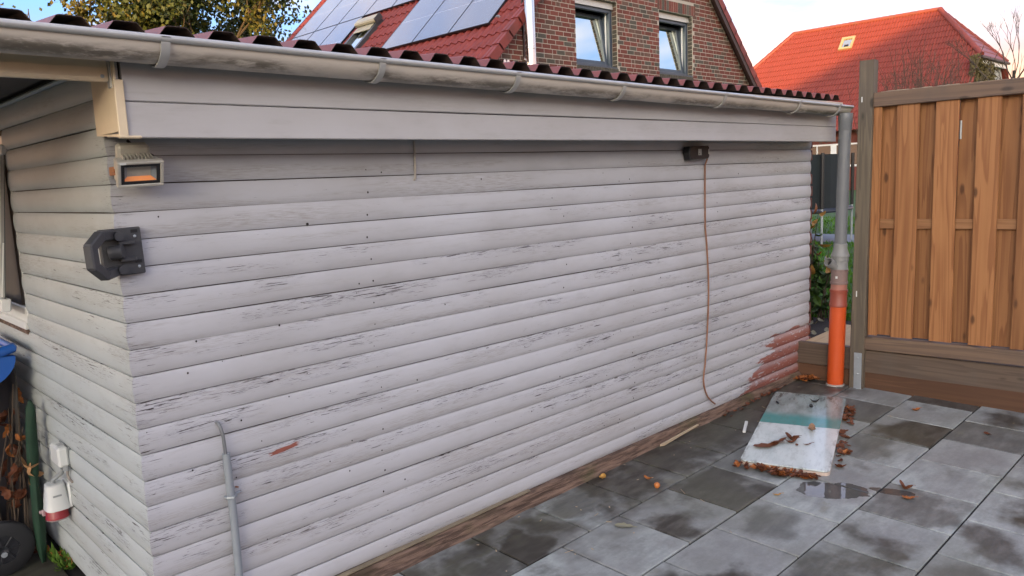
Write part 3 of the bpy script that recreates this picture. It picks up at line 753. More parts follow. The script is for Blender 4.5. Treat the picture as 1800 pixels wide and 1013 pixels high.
for (a, c_) in ((-.200, -.140), (-.429, -.291), (-.661, -.527), (-.888, -.758), (-1.128, -.991), (-1.36, -1.225), (-1.60, -1.46), (-1.84, -1.70)):
    plank(a, c_, .392, 1.955, -.016, .002, PLANKW, lean=random.uniform(-.004,.004))
for (a, c_, l) in ((-.318, -.165, 0), (-.552, -.402, 0), (-.793, -.644, -.012), (-1.02, -.865, 0), (-1.25, -1.10, 0), (-1.49, -1.34, 0), (-1.73, -1.58, 0), (-1.94, -1.82, 0)):
    plank(a, c_, .392, 1.955, .030, .048, PLANKW, lean=l)
plank(-1.95, -.130, 1.134, 1.199, .0035, .0285, MIDW, 'batten', axis=1)
plank(-1.95, -.131, 1.949, 2.043, -.034, .052, RAILW, 'top_rail', axis=1, lean=.0)
plank(-1.95, -.128, .299, .391, -.030, .050, RAILW, 'bottom_rail', axis=1, lean=-.012)
for y0, y1 in ((-3.4, -.126), (-.030, .40)):
    plank(y0, y1, .123, .285 if y1 < 0 else .283, -.003, .05, SLEEPW, 'sleeper', axis=1, lean=-.008 if y1 < 0 else 0)
    plank(y0, y1, -.06, .1215, -.001, .05, SLEEPB, 'sleeper', axis=1)
b = MB(); b.box(-.0535, -.0475, -.118, -.066, -.02, .262, .002); 
br_ = part('post_shoe', b, STEEL)
for zz in (.225, .11, .0):
    b = MB(); b.lathe([(.0075, 0), (.0075, .004), (.004, .006)], (-.0537, -.092, zz), (-1,0,0), 10); obj('bolt', b, STEEL, br_, True)
b = MB(); b.box(-.0495, -.0465, -.085, -.079, 1.985, 2.02); part('paint_fleck', b, WHITEP); b = MB(); b.box(-.0495, -.0465, -.076, -.07, .66, .70); part('paint_fleck', b, WHITEP)
b = MB(); b.tube([(.020, -.664, 1.705), (.020, -.664, 1.82)], .0065, 8); part('metal_rod', b, STEEL)
b = MB()
for i in range(60):
    t = random.uniform(-1.1, -.14); b.box(random.uniform(-.03, .03), random.uniform(-.03, .03)+.012, t, t+random.uniform(.01, .05), 2.0435, 2.0435+random.uniform(.001, .004))
part('rail_lichen', b, simple('pale_lichen', (.42,.38,.28), .9)).__setitem__('kind', 'stuff')

# ------------------------------------------------------------------ things on the shed wall
# floodlight
fl = thing('floodlight', 'small dusty floodlight with amber reflector at the top of the shed corner', 'floodlight', (.05,-.02,1.70))
Mf = Matrix.Translation((.052, -.108, 1.690)) @ Matrix.Rotation(R(-3), 4, 'Z') @ Matrix.Rotation(R(24), 4, 'X') @ Matrix.Rotation(R(-2), 4, 'Y')
b = MB(); fw, fh = .066, .041
b.box(-fw, fw, -.012, .010, fh-.009, fh, .002, M=Mf); b.box(-fw, fw, -.012, .010, -fh, -fh+.009, .002, M=Mf); b.box(-fw, -fw+.010, -.012, .010, -fh+.009, fh-.009, .002, M=Mf); b.box(fw-.010, fw, -.012, .010, -fh+.009, fh-.009, .002, M=Mf)
obj('front_frame', b, FLOODM, fl)
b = MB()
for s in (1, -1):
    b.box(-fw+.0102, fw-.0102, -.008, -.003, s*(fh-.0092), s*(fh-.0175), M=Mf); b.box(s*(fw-.0102), s*(fw-.020), -.008, -.003, -fh+.0175, fh-.0175, M=Mf)
obj('gasket', b, BLACKD, fl)
b = MB(); i0 = (fw-.012, fh-.011); bk = (.03, .018)
fr = [Mf @ Vector((sx*i0[0], -.002, sz*i0[1])) for sx, sz in ((-1,-1),(1,-1),(1,1),(-1,1))]; bk_ = [Mf @ Vector((sx*bk[0]*.62, .020, (-.001 if sz < 0 else .016))) for sx, sz in ((-1,-1),(1,-1),(1,1),(-1,1))]
b.add(fr+bk_, [(0,1,5,4)], 0); b.add(fr+bk_, [(1,2,6,5),(2,3,7,6),(3,0,4,7)], 1); b.add(bk_, [(0,1,2,3)], 0)
b.box(-.012, .012, .0155, .0195, .010, .024, .001, mi=0, M=Mf); obj('reflector', b, [AMBER, REFLG], fl)
b = MB(); b.box(-fw+.004, fw-.004, .0105, .045, -fh+.006, fh-.004, .004, M=Mf); hs = obj('housing', b, FLOODM, fl)
for i in range(9):
    b = MB(); xx = -.040+.010*i; b.box(xx-.0016, xx+.0016, .012, .044, fh-.004, fh+.006, M=Mf); obj('fin', b, FLOODM, hs)
b = MB(); b.box(-.048, .044, .046, .083, -.015, fh+.028, .008, M=Mf); obj('driver_box', b, FLOODM, fl)
b = MB(); b.box(-fw+.006, -fw+.024, -.0128, -.0122, fh-.008, fh-.002, M=Mf); obj('sticker', b, WHITEP, fl)
b = MB(); b.box(-.012, .010, -.075, -.048, 1.694, 1.706, .002); b.box(-.008, -.004, -.11, -.02, 1.686, 1.712, .001); b.box(.118, .122, -.105, -.014, 1.686, 1.712, .001); b.box(-.004, .118, -.020, -.0135, 1.686, 1.712, .001)
obj('mounting_bracket', b, BRASS, fl)
b = MB(); b.tube([(.045,-.045,1.792),(.06,-.05,1.775),(.085,-.06,1.760),(.108,-.075,1.742),(.120,-.088,1.715),(.116,-.08,1.69),(.10,-.06,1.68)], .0042, 8); obj('cable', b, WIREK, fl, True)

# black handle bracket on the corner
hb = thing('hose_bracket', 'black plastic bracket with a looped handle screwed to the shed corner', 'bracket', (0,-.02,1.45))
b = MB(); Mp = Matrix.Translation((0,-.022,1.452)) @ Matrix.Rotation(R(-1.5), 4, 'Y')
b.box(-.060, .062, -.011, .009, -.073, .073, .003, M=Mp); obj('plate', b, BLACKP, hb)
b = MB()
loop = [(-.034,-.022,.056),(-.078,-.078,.058),(-.114,-.105,.030),(-.114,-.107,-.026),(-.080,-.082,-.058),(-.034,-.022,-.056)]
for s0, s1 in zip(loop[:-1], loop[1:]):
    a_, c_ = Mp @ Vector(s0), Mp @ Vector(s1); d = (c_-a_); L_ = d.length; q = d.to_track_quat('Z', 'X').to_matrix().to_4x4()
    b.box(-.015, .015, -.015, .015, -.008, L_+.008, .004, M=Matrix.Translation(a_) @ q)
obj('loop_handle', b, BLACKP, hb)
b = MB(); b.lathe([(.020, -.02), (.022, -.018), (.022, .018), (.020, .02)], Mp @ Vector((-.022,-.030,.002)), (.8,-.55,.1), 18); obj('roller', b, BLACKP, hb, True)
for zz in (.022, -.030):
    b = MB(); b.box(-.012, .035, -.030, -.011, zz, zz+.012, .002, M=Mp); obj('rib', b, BLACKP, hb)
for zz in (.05, -.052):
    b = MB(); b.lathe([(.014, 0), (.014, .03)], Mp @ Vector((-.012,-.012,zz)), (0,-1,0), 12); obj('boss', b, BLACKP, hb, True)
for (x, z) in ((.042, .045), (.044, -.050)):
    b = MB(); b.lathe([(.0045, 0), (.0045, .002), (.002, .003)], Mp @ Vector((x,-.0112,z)), (0,-1,0), 10); obj('screw', b, STEEL, hb)
    b = MB(); b.box(x-.010, x+.010, -.0122, -.0112, z+.011, z+.021, .0005, M=Mp); obj('recess', b, BLACKD, hb)

# conduit at the left of the wall
cd = thing('conduit_pipe', 'thin grey steel conduit clipped upright to the shed wall beside a red scar', 'conduit', (.267,-.03,.0))
b = MB(); b.tube([(.262,-.03,.725),(.267,-.031,.5),(.266,-.031,.01)], .0135, 14); obj('pipe', b, STEEL, cd, True)
b = MB(); b.tube([(.249,-.004,.835),(.2505,-.018,.833),(.253,-.028,.818),(.2585,-.03,.785),(.2605,-.03,.72)], .0062, 10); obj('cable_stub', b, PIPEG, cd, True)
b = MB(); b.tube([(.25,-.016,.566),(.252,-.034,.566),(.267,-.0465,.566),(.282,-.034,.566),(.287,-.015,.567),(.310,-.014,.569)], .0055, 8); obj('clip', b, STEEL, cd, True)
b = MB(); b.lathe([(.004,0),(.004,.004)], (.306,-.0145,.569), (0,-1,0), 8); b.lathe([(.003,0),(.003,.012)], (.292,-.013,.590), (0.4,-1,0), 6); obj('screw', b, BRASS, cd)
b = MB(); b.tube([(1.168,-.012,1.795),(1.165,-.0155,1.72),(1.162,-.0155,1.645),(1.160,-.008,1.636)], .0045, 8)
tag(obj('cable_stub', b, simple('painted_cable', (.42,.38,.33), .5), None, True), 'short painted cable end hanging under the fascia board', 'cable')

# black box with its copper brown cable
kb = thing('sensor_box', 'small black box with a grey label high on the shed wall', 'sensor', (3.23,-.02,1.73))
b = MB(); cx, cz = 3.232, 1.731
outl = [(-.112, .0), (-.100, .036), (.098, .040), (.104, .034), (.106, -.024), (.098, -.034), (.05, -.038), (-.098, -.041)]
vs = [(cx+x, -.016, cz+z) for x, z in outl] + [(cx+x, -.056, cz+z) for x, z in outl] + [(cx+x*.94, -.062, cz+z*.9) for x, z in outl]; n = len(outl)
fs = [(i, (i+1) % n, n+(i+1) % n, n+i) for i in range(n)] + [(n+i, n+(i+1) % n, 2*n+(i+1) % n, 2*n+i) for i in range(n)] + [tuple(range(2*n, 3*n))]
b.add(vs, [tuple(reversed(f)) for f in fs]); obj('case', b, BLACKD, kb)
b = MB(); b.box(3.212, 3.246, -.0634, -.0622, 1.716, 1.752); obj('label_plate', b, simple('grey_label', (.30,.30,.28), .5), kb)
b = MB(); b.box(3.219, 3.227, -.0640, -.0635, 1.721, 1.727); obj('label_dot', b, BLACKD, kb)
b = MB(); b.box(3.323, 3.331, -.0632, -.0610, 1.722, 1.752); obj('terminal_strip', b, simple('pale_terminal', (.45,.45,.42), .4), kb)
cab = [(3.335,-.035,1.727),(3.348,-.04,1.715),(3.358,-.03,1.69),(3.356,-.018,1.66),(3.355,-.017,1.522),(3.353,-.018,1.40),(3.355,-.017,1.28),(3.368,-.018,1.18),(3.377,-.017,1.10),(3.384,-.019,.98),(3.387,-.018,.852),(3.380,-.018,.74),(3.370,-.018,.637),(3.356,-.019,.53),(3.342,-.018,.424),(3.325,-.019,.365),(3.321,-.018,.33),(3.326,-.019,.285),(3.339,-.020,.248),(3.365,-.021,.205),(3.405,-.022,.169),(3.446,-.024,.141)]
b = MB(); b.tube(cab, .0052, 8); b.tube([(3.346,-.034,1.722),(3.362,-.03,1.735),(3.370,-.022,1.752),(3.366,-.014,1.762)], .0042, 8)
tag(obj('copper_cable', b, COPPER, None, True), 'copper brown cable hanging down the shed wall from the black box', 'cable')

# white junction box and red CEE socket on the gable
jb = thing('junction_box', 'white junction box on the shed gable above the red socket', 'junction box', (0,.9,.58))
b = MB(); b.box(-.050, -.010, .866, .984, .540, .622, .008); obj('cover', b, WHITEP, jb); b = MB(); b.box(-.0095, .0, .872, 1.010, .535, .618, .004); obj('base', b, GREYPL, jb)
b = MB(); b.box(-.0503, -.018, .985, .998, .545, .612, .004); obj('side_entry', b, GREYPL, jb)
b = MB(); b.box(-.036, -.012, .903, .945, .6222, .6236); obj('top_slot', b, simple('pale_grey_slot', (.40,.41,.40), .5), jb)
b = MB(); b.lathe([(.011, 0), (.011, .02)], (-.022, .885, .540), (0,0,-1), 10); obj('gland', b, GREYPL, jb)
ce = thing('power_socket', 'white and red three phase socket hanging on the shed gable', 'socket', (-.04,.95,.38))
b = MB(); n = 14
def cee(z, hx, hy, yc): # rounded rectangle ring
    return [(-.052 + .0 + hx*math.copysign(abs(math.cos(a))**.6, math.cos(a)), yc + hy*math.copysign(abs(math.sin(a))**.6, math.sin(a)), z) for a in [2*math.pi*i/16 for i in range(16)]]
rings = [cee(.452, .030, .036, .975), cee(.449, .034, .040, .975), cee(.352, .046, .054, .975), cee(.346, .047, .055, .975)]
vs = [p for r_ in rings for p in r_]; fs = [(i*16+k, i*16+(k+1) % 16, (i+1)*16+(k+1) % 16, (i+1)*16+k) for i in range(3) for k in range(16)]
fs += [tuple(range(16)), tuple(reversed(range(48, 64)))]
b.add(vs, [tuple(reversed(f)) for f in fs]); obj('hood', b, WHITEP, ce, True)
b = MB(); b.box(-.014, -.0, .928, 1.025, .343, .45, .006); obj('back_plate', b, WHITEP, ce)
b = MB(); b.box(-.086, -.0835, .955, .995, .408, .416, .0008, M=Matrix.Translation((-.0030,0,0))); b.box(-.072, -.040, .9285, .9305, .404, .412, .0005); obj('name_slot', b, GREYPL, ce)
b = MB(); b.lathe([(.040, 0), (.042, .003), (.042, .030), (.044, .034), (.044, .040)], (-.056, .972, .3455), (0,-.05,-1), 20); lid = obj('red_lid', b, REDP, ce, True)
b = MB(); b.lathe([(.0445, .0405), (.040, .046)], (-.056, .972, .3455), (0,-.05,-1), 20); obj('lid_rim', b, simple('pale_lid_rim', (.5,.42,.42), .4), lid, True)
b = MB(); b.box(-.106, -.092, .985, 1.0, .318, .345, .003); b.box(-.112, -.098, 1.0, 1.012, .326, .338, .002); obj('hinge_lug', b, simple('dusty_pink_lug', (.42,.30,.30), .5), lid)
b = MB(); b.tube([(-.030,.905,.525),(-.032,.918,.505),(-.045,.945,.485),(-.056,.966,.468),(-.056,.974,.45)], .0085, 10); tag(obj('socket_cable', b, GREYPL, None, True), 'short grey cable between the white junction box and socket', 'cable')
b = MB(); b.tube([(-.018,.88,.53),(-.02,.884,.50),(-.016,.876,.482),(-.013,.85,.476)], .005, 8); tag(obj('loose_wire', b, simple('dusty_grey_wire', (.25,.22,.19), .6), None, True), 'thin grey wire curling below the white junction box', 'wire')

# ------------------------------------------------------------------ blue bin and clutter at the left
bn = thing('wheelie_bin', 'blue wheeled bin standing by the shed gable', 'bin', (-.52,1.55,.02))
def bin_ring(z, s): 
    hx, hy = .245*s, .275*s; xc = -.505 - (1-s)*.0; r = []
    for (sx, sy) in ((1,1),(-1,1),(-1,-1),(1,-1)): r.append((xc+sx*hx, 1.545+sy*hy, z))
    return r
b = MB(); zs = [(.05,.80),(.10,.81),(.86,1.0),(.90,1.06),(.94,1.06)]; vs = [p for z, s in zs for p in bin_ring(z, s)]
fs = [(i*4+k, i*4+(k+1) % 4, (i+1)*4+(k+1) % 4, (i+1)*4+k) for i in range(4) for k in range(4)] + [(3,2,1,0)]
b.add(vs, fs); obj('body', b, BLUEP, bn)
b = MB(); b.box(-.80, -.235, 1.245, 1.845, .945, .985, .015); obj('lid', b, BLUEP, bn)
b = MB(); b.tube([(-.20,1.27,.965),(-.12,1.262,.985),(-.082,1.27,.992),(-.078,1.30,.992)], .021, 12); b.tube([(-.078,1.28,.992),(-.078,1.55,.992),(-.078,1.80,.992)], .016, 12); b.tube([(-.20,1.82,.965),(-.12,1.828,.985),(-.082,1.82,.992)], .021, 12)
# scoop-shaped bracket below the handle
n = 9; vs = []
for j, yy in enumerate((1.255, 1.29)):
    for i in range(n):
        a = math.pi*i/(n-1)*.5; vs.append((-.24 + .165*math.cos(a), yy, .96 - .13*math.sin(a)))
    vs.append((-.24, yy, .97))
m_ = n+1; fs = [tuple(range(m_)), tuple(reversed(range(m_, 2*m_)))] + [(i, m_+i, m_+i+1, i+1) for i in range(n)]
b.add(vs, fs); obj('handle', b, BLUEP, bn, True)
for yy, lab in ((1.225, None), (1.865, None)):
    b = MB(); pr = [(.060,-.024),(.105,-.026),(.118,-.018),(.122,0),(.118,.018),(.105,.026),(.060,.024)]
    b.lathe(pr, (-.222, yy, .122+gz(-.2,1.2)), (0,1,0), 32, cap=False); wh = obj('wheel', b, RUBBER, bn, True)
    b = MB(); b.lathe([(.0, -.016), (.020, -.022), (.020, -.012), (.058, -.012), (.060, -.023), (.072, -.023), (.072, -.010), (.072, .02), (0, .02)], (-.222, yy, .122+gz(-.2,1.2)), (0,1,0), 28, cap=False)
    for k in range(7):
        a = 2*math.pi*k/7; Mk = Matrix.Translation((-.222, yy-.014, .122+gz(-.2,1.2))) @ Matrix.Rotation(a, 4, 'Y'); b.box(.015, .066, -.008, .004, -.004, .004, .001, M=Mk)
    obj('rim', b, DARKPL, wh)
b = MB(); b.tube([(-.222,1.2,.122),(-.222,1.89,.122)], .012, 10); obj('axle', b, STEEL, bn, True)
# green rolled cloth leaning at the wall
b = MB(); b.tube([(-.062,1.165,.775),(-.062,1.17,.74),(-.066,1.185,.66),(-.072,1.20,.52),(-.075,1.205,.38),(-.080,1.21,.24),(-.084,1.215,.10),(-.085,1.215,.03)], [.008,.017,.021,.025,.018,.023,.015,.010], 12)
b.v = [(x+mnoise.noise(Vector((x*60,y*60,z*14)))*.010, y+mnoise.noise(Vector((x*60+9,y*60,z*14)))*.010, z) for x, y, z in b.v]
tag(obj('rolled_cloth', b, GREENP, None, True), 'dark green rolled cloth leaning between the blue bin and the shed gable', 'cloth')
b = MB(); rng = random.Random(3); pts = []
for i in range(7):
    for j in range(9):
        pts.append((-.055 - .03*rng.random() - .014*i, 1.34 + .13*i, .03 + .112*j + .02*rng.random()))
b.add(pts, [(i*9+j, i*9+j+1, (i+1)*9+j+1, (i+1)*9+j) for i in range(6) for j in range(8)])
o = obj('crumpled_sheet', b, TARP, None, True); sm = o.modifiers.new('thick', 'SOLIDIFY'); sm.thickness = .008; tag(o, 'grey brown crumpled sheet propped behind the green rolled cloth', 'sheet')

def leaf_geo(b, M, L=.06, w=.035, curl=.5, lobes=True, mi=0):
    """a lobed leaf with a folded midrib and a curl, added to builder b"""
    n = 6; left = []; mid = []; right = []
    wid = [.10, .62, .55, 1.0, .72, .70, .16] if lobes else [.05, .55, .9, 1.0, .85, .5, .04]
    for i in range(n+1):
        t = i/n; z = curl*L*(t-.5)**2*1.2; hw = wid[i]*w*.5
        mid.append(M @ Vector((L*(t-.5), 0, z))); e = curl*.35*hw + .15*hw
        left.append(M @ Vector((L*(t-.5)+.1*hw, hw, z+e))); right.append(M @ Vector((L*(t-.5)+.1*hw, -hw, z+e*.8)))
    o_ = len(left); vs = left+mid+right; fs = []
    for i in range(n):
        fs += [(i, o_+i, o_+i+1, i+1), (o_+i, 2*o_+i, 2*o_+i+1, o_+i+1)]
    b.add(vs, [tuple(reversed(f)) for f in fs], mi)
def rotM(rx, ry, rz): return Matrix.Rotation(rz, 4, 'Z') @ Matrix.Rotation(ry, 4, 'Y') @ Matrix.Rotation(rx, 4, 'X')
# withered plant between bin and wall
wp = thing('withered_plant', 'withered stalky plant with brown leaves beside the blue bin', 'plant', (-.12,1.35,.03))
rng = random.Random(11); b = MB()
stalks = []
for i in range(9):
    p = Vector((-.14+rng.uniform(-.04,.04), 1.42+rng.uniform(-.12,.12), .03)); q = Vector((-.10+rng.uniform(-.05,.03), 1.33+rng.uniform(-.12,.12), rng.uniform(.55,.88)))
    mid_ = (p+q)/2 + Vector((rng.uniform(-.04,.04), rng.uniform(-.04,.04), 0)); b.tube([p, mid_, q], [.004,.0035,.002], 6); stalks.append((p, mid_, q))
obj('stem', b, TWIG, wp)
for (lname, lmat, cnt) in (('brown_foliage', LEAFB, 18), ('orange_foliage', LEAFO, 4)):
    b = MB()
    for i in range(cnt):
        p, mm, q = rng.choice(stalks); t = rng.uniform(.35, 1.0); c = p*(1-t)**2 + mm*2*t*(1-t) + q*t*t
        leaf_geo(b, Matrix.Translation(c+Vector((rng.uniform(-.03,.03), rng.uniform(-.04,.02), rng.uniform(-.03,.03)))) @ rotM(rng.uniform(-2,2), rng.uniform(-1.4,1.4), rng.uniform(0,6.3)), rng.uniform(.05,.09), rng.uniform(.03,.05), 1.3)
    obj(lname, b, lmat, wp)
b = MB()
leaf_geo(b, Matrix.Translation((-.098,1.20,.445)) @ rotM(.6,.9,.5), .09, .06, 1.5); leaf_geo(b, Matrix.Translation((-.10,1.19,.475)) @ rotM(.2,-.4,2.5), .08, .05, 1.6); leaf_geo(b, Matrix.Translation((-.092,1.21,.41)) @ rotM(1.3,1.3,.2), .07, .03, 1.2)
obj('dry_seed_head', b, leaf_mat('pale_dry_leaf', (.38,.28,.15), (.42,.19,.07)), wp)
# weeds at the foot of the gable
wd = thing('weed_tuft', 'green weeds with dead leaves at the foot of the shed gable', 'weed', (-.02,1.12,.03))
b = MB(); rng = random.Random(5)
for i in range(60):
    a = rng.uniform(0, 6.3); l = rng.uniform(.04, .095); c = Vector((-.022+rng.uniform(-.03,.018), 1.12+rng.uniform(-.09,.10), .028))
    tilt = rng.uniform(-1.25, -.35); leaf_geo(b, Matrix.Translation(c) @ rotM(0, 0, a) @ Matrix.Rotation(tilt, 4, 'Y') @ Matrix.Translation((l/2,0,0)), l, .020, .8, False, 0)
obj('leaf_blades', b, LEAFG, wd); b = MB()
for i in range(10): leaf_geo(b, Matrix.Translation((-.03+rng.uniform(-.05,.03), 1.13+rng.uniform(-.1,.18), .04+rng.uniform(0,.03))) @ rotM(rng.uniform(-.6,.6), rng.uniform(-.6,.6), rng.uniform(0,6)), .055, .032, 1.0)
obj('dead_leaves', b, LEAFO, wd)
b = MB()
for i in range(40):
    y = 1.25 + rng.random()*1.2; leaf_geo(b, Matrix.Translation((-.05-rng.random()*.16, y, .03+rng.random()*.03)) @ rotM(rng.uniform(-.6,.6), rng.uniform(-.6,.6), rng.uniform(0,6)), .06, .035, 1.0)
tag(obj('leaf_litter', b, LEAFB), 'brown leaf litter along the foot of the shed gable', 'leaf litter', kind='stuff')

# ------------------------------------------------------------------ the laminate board on the patio, with leaves
bdx = Vector((4.108-2.853, -.096+.529, 0)); ang = math.atan2(bdx.y, bdx.x)
bc = Vector(((4.108+4.277+3.014+2.853)/4, (-.096-.517-.959-.529)/4, 0)); bc.z = gz(bc.x, bc.y)
BL, BW, BT = 1.325, .456, .030
bd_ = thing('laminate_board', 'rectangular white laminate board lying wet and dirty on the patio', 'board', bc)
bd_.rotation_euler = (tiltM @ Matrix.Rotation(ang, 4, 'Z')).to_euler()
ORG[bd_.name] = Vector((0,0,0))
def rrect(hx, hy, r, n=6):
    p = []
    for (cx, cy, a0) in ((hx-r, hy-r, 0), (-hx+r, hy-r, 90), (-hx+r, -hy+r, 180), (hx-r, -hy+r, 270)):
        for i in range(n+1):
            a = R(a0 + 90*i/n); p.append((cx + r*math.cos(a), cy + r*math.sin(a)))
    return p
ol = rrect(BL/2, BW/2, .035); n = len(ol)
b = MB(); vs = [(x, y, .0225) for x, y in ol] + [(x, y, .0285) for x, y in ol] + [(x*.998, y*.996, .030) for x, y in ol]
fs = [(i, (i+1) % n, n+(i+1) % n, n+i) for i in range(n)] + [(n+i, n+(i+1) % n, 2*n+(i+1) % n, 2*n+i) for i in range(n)] + [tuple(range(2*n, 3*n)), tuple(reversed(range(n)))]
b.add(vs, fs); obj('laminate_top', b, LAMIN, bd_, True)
ol2 = rrect(BL/2-.002, BW/2-.002, .034); b = MB(); vs = [(x, y, .001) for x, y in ol2] + [(x, y, .0195) for x, y in ol2]
b.add(vs, [(i, (i+1) % n, n+(i+1) % n, n+i) for i in range(n)] + [tuple(reversed(range(n)))]); obj('edge_strip', b, EDGEW, bd_)
ol3 = rrect(BL/2-.003, BW/2-.003, .034); b = MB(); vs = [(x, y, .0195) for x, y in ol3] + [(x, y, .0225) for x, y in ol3]
b.add(vs, [(i, (i+1) % n, n+(i+1) % n, n+i) for i in range(n)]); obj('shadow_joint', b, BLACKD, bd_)
Mb = Matrix.Translation(bc) @ (tiltM @ Matrix.Rotation(ang, 4, 'Z'))
# litter piled against the board's near and right edges
def litter(name, label, spots, mat, seed, n_, spread, L0=.04, L1=.07):
    rg = random.Random(seed); b = MB()
    for i in range(n_):
        t = rg.random()
        if mnoise.noise(Vector((t*7.0, seed*1.7, 0))) < rg.uniform(-.45, .25): continue
        k = t*(len(spots)-1); i0 = min(int(k), len(spots)-2); f = k-i0
        x = spots[i0][0]*(1-f)+spots[i0+1][0]*f + rg.gauss(0, spread); y = spots[i0][1]*(1-f)+spots[i0+1][1]*f + rg.gauss(0, spread)
        z = gz(x, y) + .005 + rg.random()*.012
        leaf_geo(b, Matrix.Translation((x, y, z)) @ rotM(rg.uniform(-.55,.55), rg.uniform(-.5,.5), rg.uniform(0,6.3)), rg.uniform(L0,L1), rg.uniform(.022,.04), rg.uniform(.2,.9), mi=0 if rg.random() < .8 else 1)
    return tag(obj(name, b, mat), label, 'leaf litter', kind='stuff')
def bw(x, y): v = Mb @ Vector((x, y, 0)); return (v.x, v.y)
litter('leaf_litter', 'dead brown leaves heaped along the near edge of the laminate board', [bw(-BL/2-.025, BW/2), bw(-BL/2-.05, 0), bw(-BL/2-.045, -BW/2+.08)], [LEAFB, LEAFO], 21, 260, .017, .03, .055)
litter('leaf_litter', 'dead brown leaves strewn along the right edge of the laminate board', [bw(-BL/2+.05, -BW/2-.05), bw(-.25, -BW/2-.05), bw(.15, -BW/2-.03), bw(.5, -BW/2-.02)], [LEAFB, LEAFO], 22, 120, .022, .03, .055)
litter('leaf_litter', 'orange leaves heaped in the corner by the drainpipe', [(4.52,-.06),(4.62,-.07),(4.66,-.12)], [LEAFO, LEAFB], 23, 70, .035, .045, .08)
litter('leaf_litter', 'thin line of leaf bits along the rotten skirting', [(3.3,-.06),(3.9,-.055),(4.4,-.06)], [LEAFB, LEAFB], 24, 40, .016, .02, .04)
leaf_n = 0
def leaf(x, y, dz, label, mat, L=.07, w=.045, curl=1.0, rz=0., rx=0., ry=0., on='patio', group=None, name='fallen_leaf', tilt=True):
    b = MB(); z = gz(x, y) + dz
    leaf_geo(b, rotM(rx, ry, rz), L, w, curl)
    b.tube([(rotM(rx,ry,rz) @ Vector((-L*.5,0,curl*L*.3))), (rotM(rx,ry,rz) @ Vector((-L*.72,.004,curl*L*.34)))], .0012, 5)
    mn = min(v[2] for v in b.v); o = obj(name, b, mat); o.location = (x, y, z - mn + .0005); return tag(o, label, 'leaf', group)
GP = 'fallen leaves on the patio slabs'
leaf(4.367,-.925,.0, 'small bright orange leaf on the slabs nearest the fence', LEAFO, .06, .05, .8, 2.7, group=GP)
leaf(3.107,-1.29,.0, 'red brown leaf curled in the wet streak right of the puddle', LEAFB, .075, .05, 1.5, 1.2, .4, group=GP)
leaf(3.006,-1.343,.0, 'rust orange leaf lying flat just below the curled red brown one', LEAFO, .06, .045, .6, 2.2, group=GP)
leaf(2.238,-.075,.0, 'yellow orange leaf by the shed skirting left of the board', LEAFY, .055, .04, 1.0, .4, group=GP)
leaf(2.383,-.264,.0, 'small ragged brown leaf on the dark wet slab by the shed', LEAFO, .045, .035, 1.2, 1.7, group=GP)
leaf(1.884,-.489,.0, 'large pale grey green leaf pressed flat on a light slab', LEAFP, .085, .06, .08, 2.1, group=GP)
leaf(2.637,-.857,.0, 'tiny pale yellow leaf on the dark slab left of the puddle', LEAFY, .045, .022, .8, 2.4, group=GP)
leaf(4.178,-1.379,.0, 'faded brown leaf on the stained slab far right by the fence', LEAFB, .05, .035, .6, .9, group=GP)
# crab apple / rosehip
b = MB(); b.lathe([(.001,0),(.009,.002),(.014,.009),(.0155,.016),(.013,.024),(.006,.0295),(.001,.029)], (2.326,-.362,gz(2.326,-.362)), (0,0,1), 14)
tag(obj('crab_apple', b, simple('orange_fruit_skin', (.50,.17,.04), .4), None, True), 'small round orange crab apple on a dark slab', 'fruit')
GB_ = 'fallen leaves on the laminate board'
def leafb(px, py, label, mat, L, w, curl, rz, rx=0, ry=0, extra=0):
    leaf(px, py, .0315+extra, label, mat, L, w, curl, rz, rx, ry, group=GB_)
leafb(3.532,-.622, 'single tan leaf lying across the teal reflection on the board', leaf_mat('tan_leaf', (.20,.11,.06), (.27,.17,.10)), .10, .05, .9, .4)
leafb(3.125,-.545, 'broad flat brown oak leaf at the left of the clump on the white board', LEAFB, .16, .085, .25, 2.62)
leafb(3.215,-.575, 'second brown oak leaf overlapping the flat one on the board', LEAFB, .12, .065, .4, 2.95, .2, 0, .006)
leafb(3.305,-.605, 'rust coloured curled leaf standing highest on the board clump', LEAFB, .10, .07, 1.2, 1.2, .4, .1)
leafb(3.262,-.625, 'curled brown leaf at the near foot of the board clump', LEAFB, .075, .04, 1.2, 2.5)
leafb(3.295,-.705, 'thin dark leaf scrap right of the clump on the board', LEAFB, .06, .018, .5, 2.6)
leafb(3.250,-.665, 'tiny dark leaf crumb between the clump and the scrap', LEAFB, .03, .02, .5, .6)
leafb(4.041,-.408, 'dark shrivelled leaf near the far right end of the board', BLACKD, .065, .035, 1.4, 2.1)
leafb(3.919,-.440, 'dark leaf ball just below the shrivelled leaf on the board', BLACKD, .04, .03, 1.8, .5)
leafb(3.871,-.235, 'dark leaf scrap near the far left edge of the board', BLACKD, .05, .02, .8, .8)
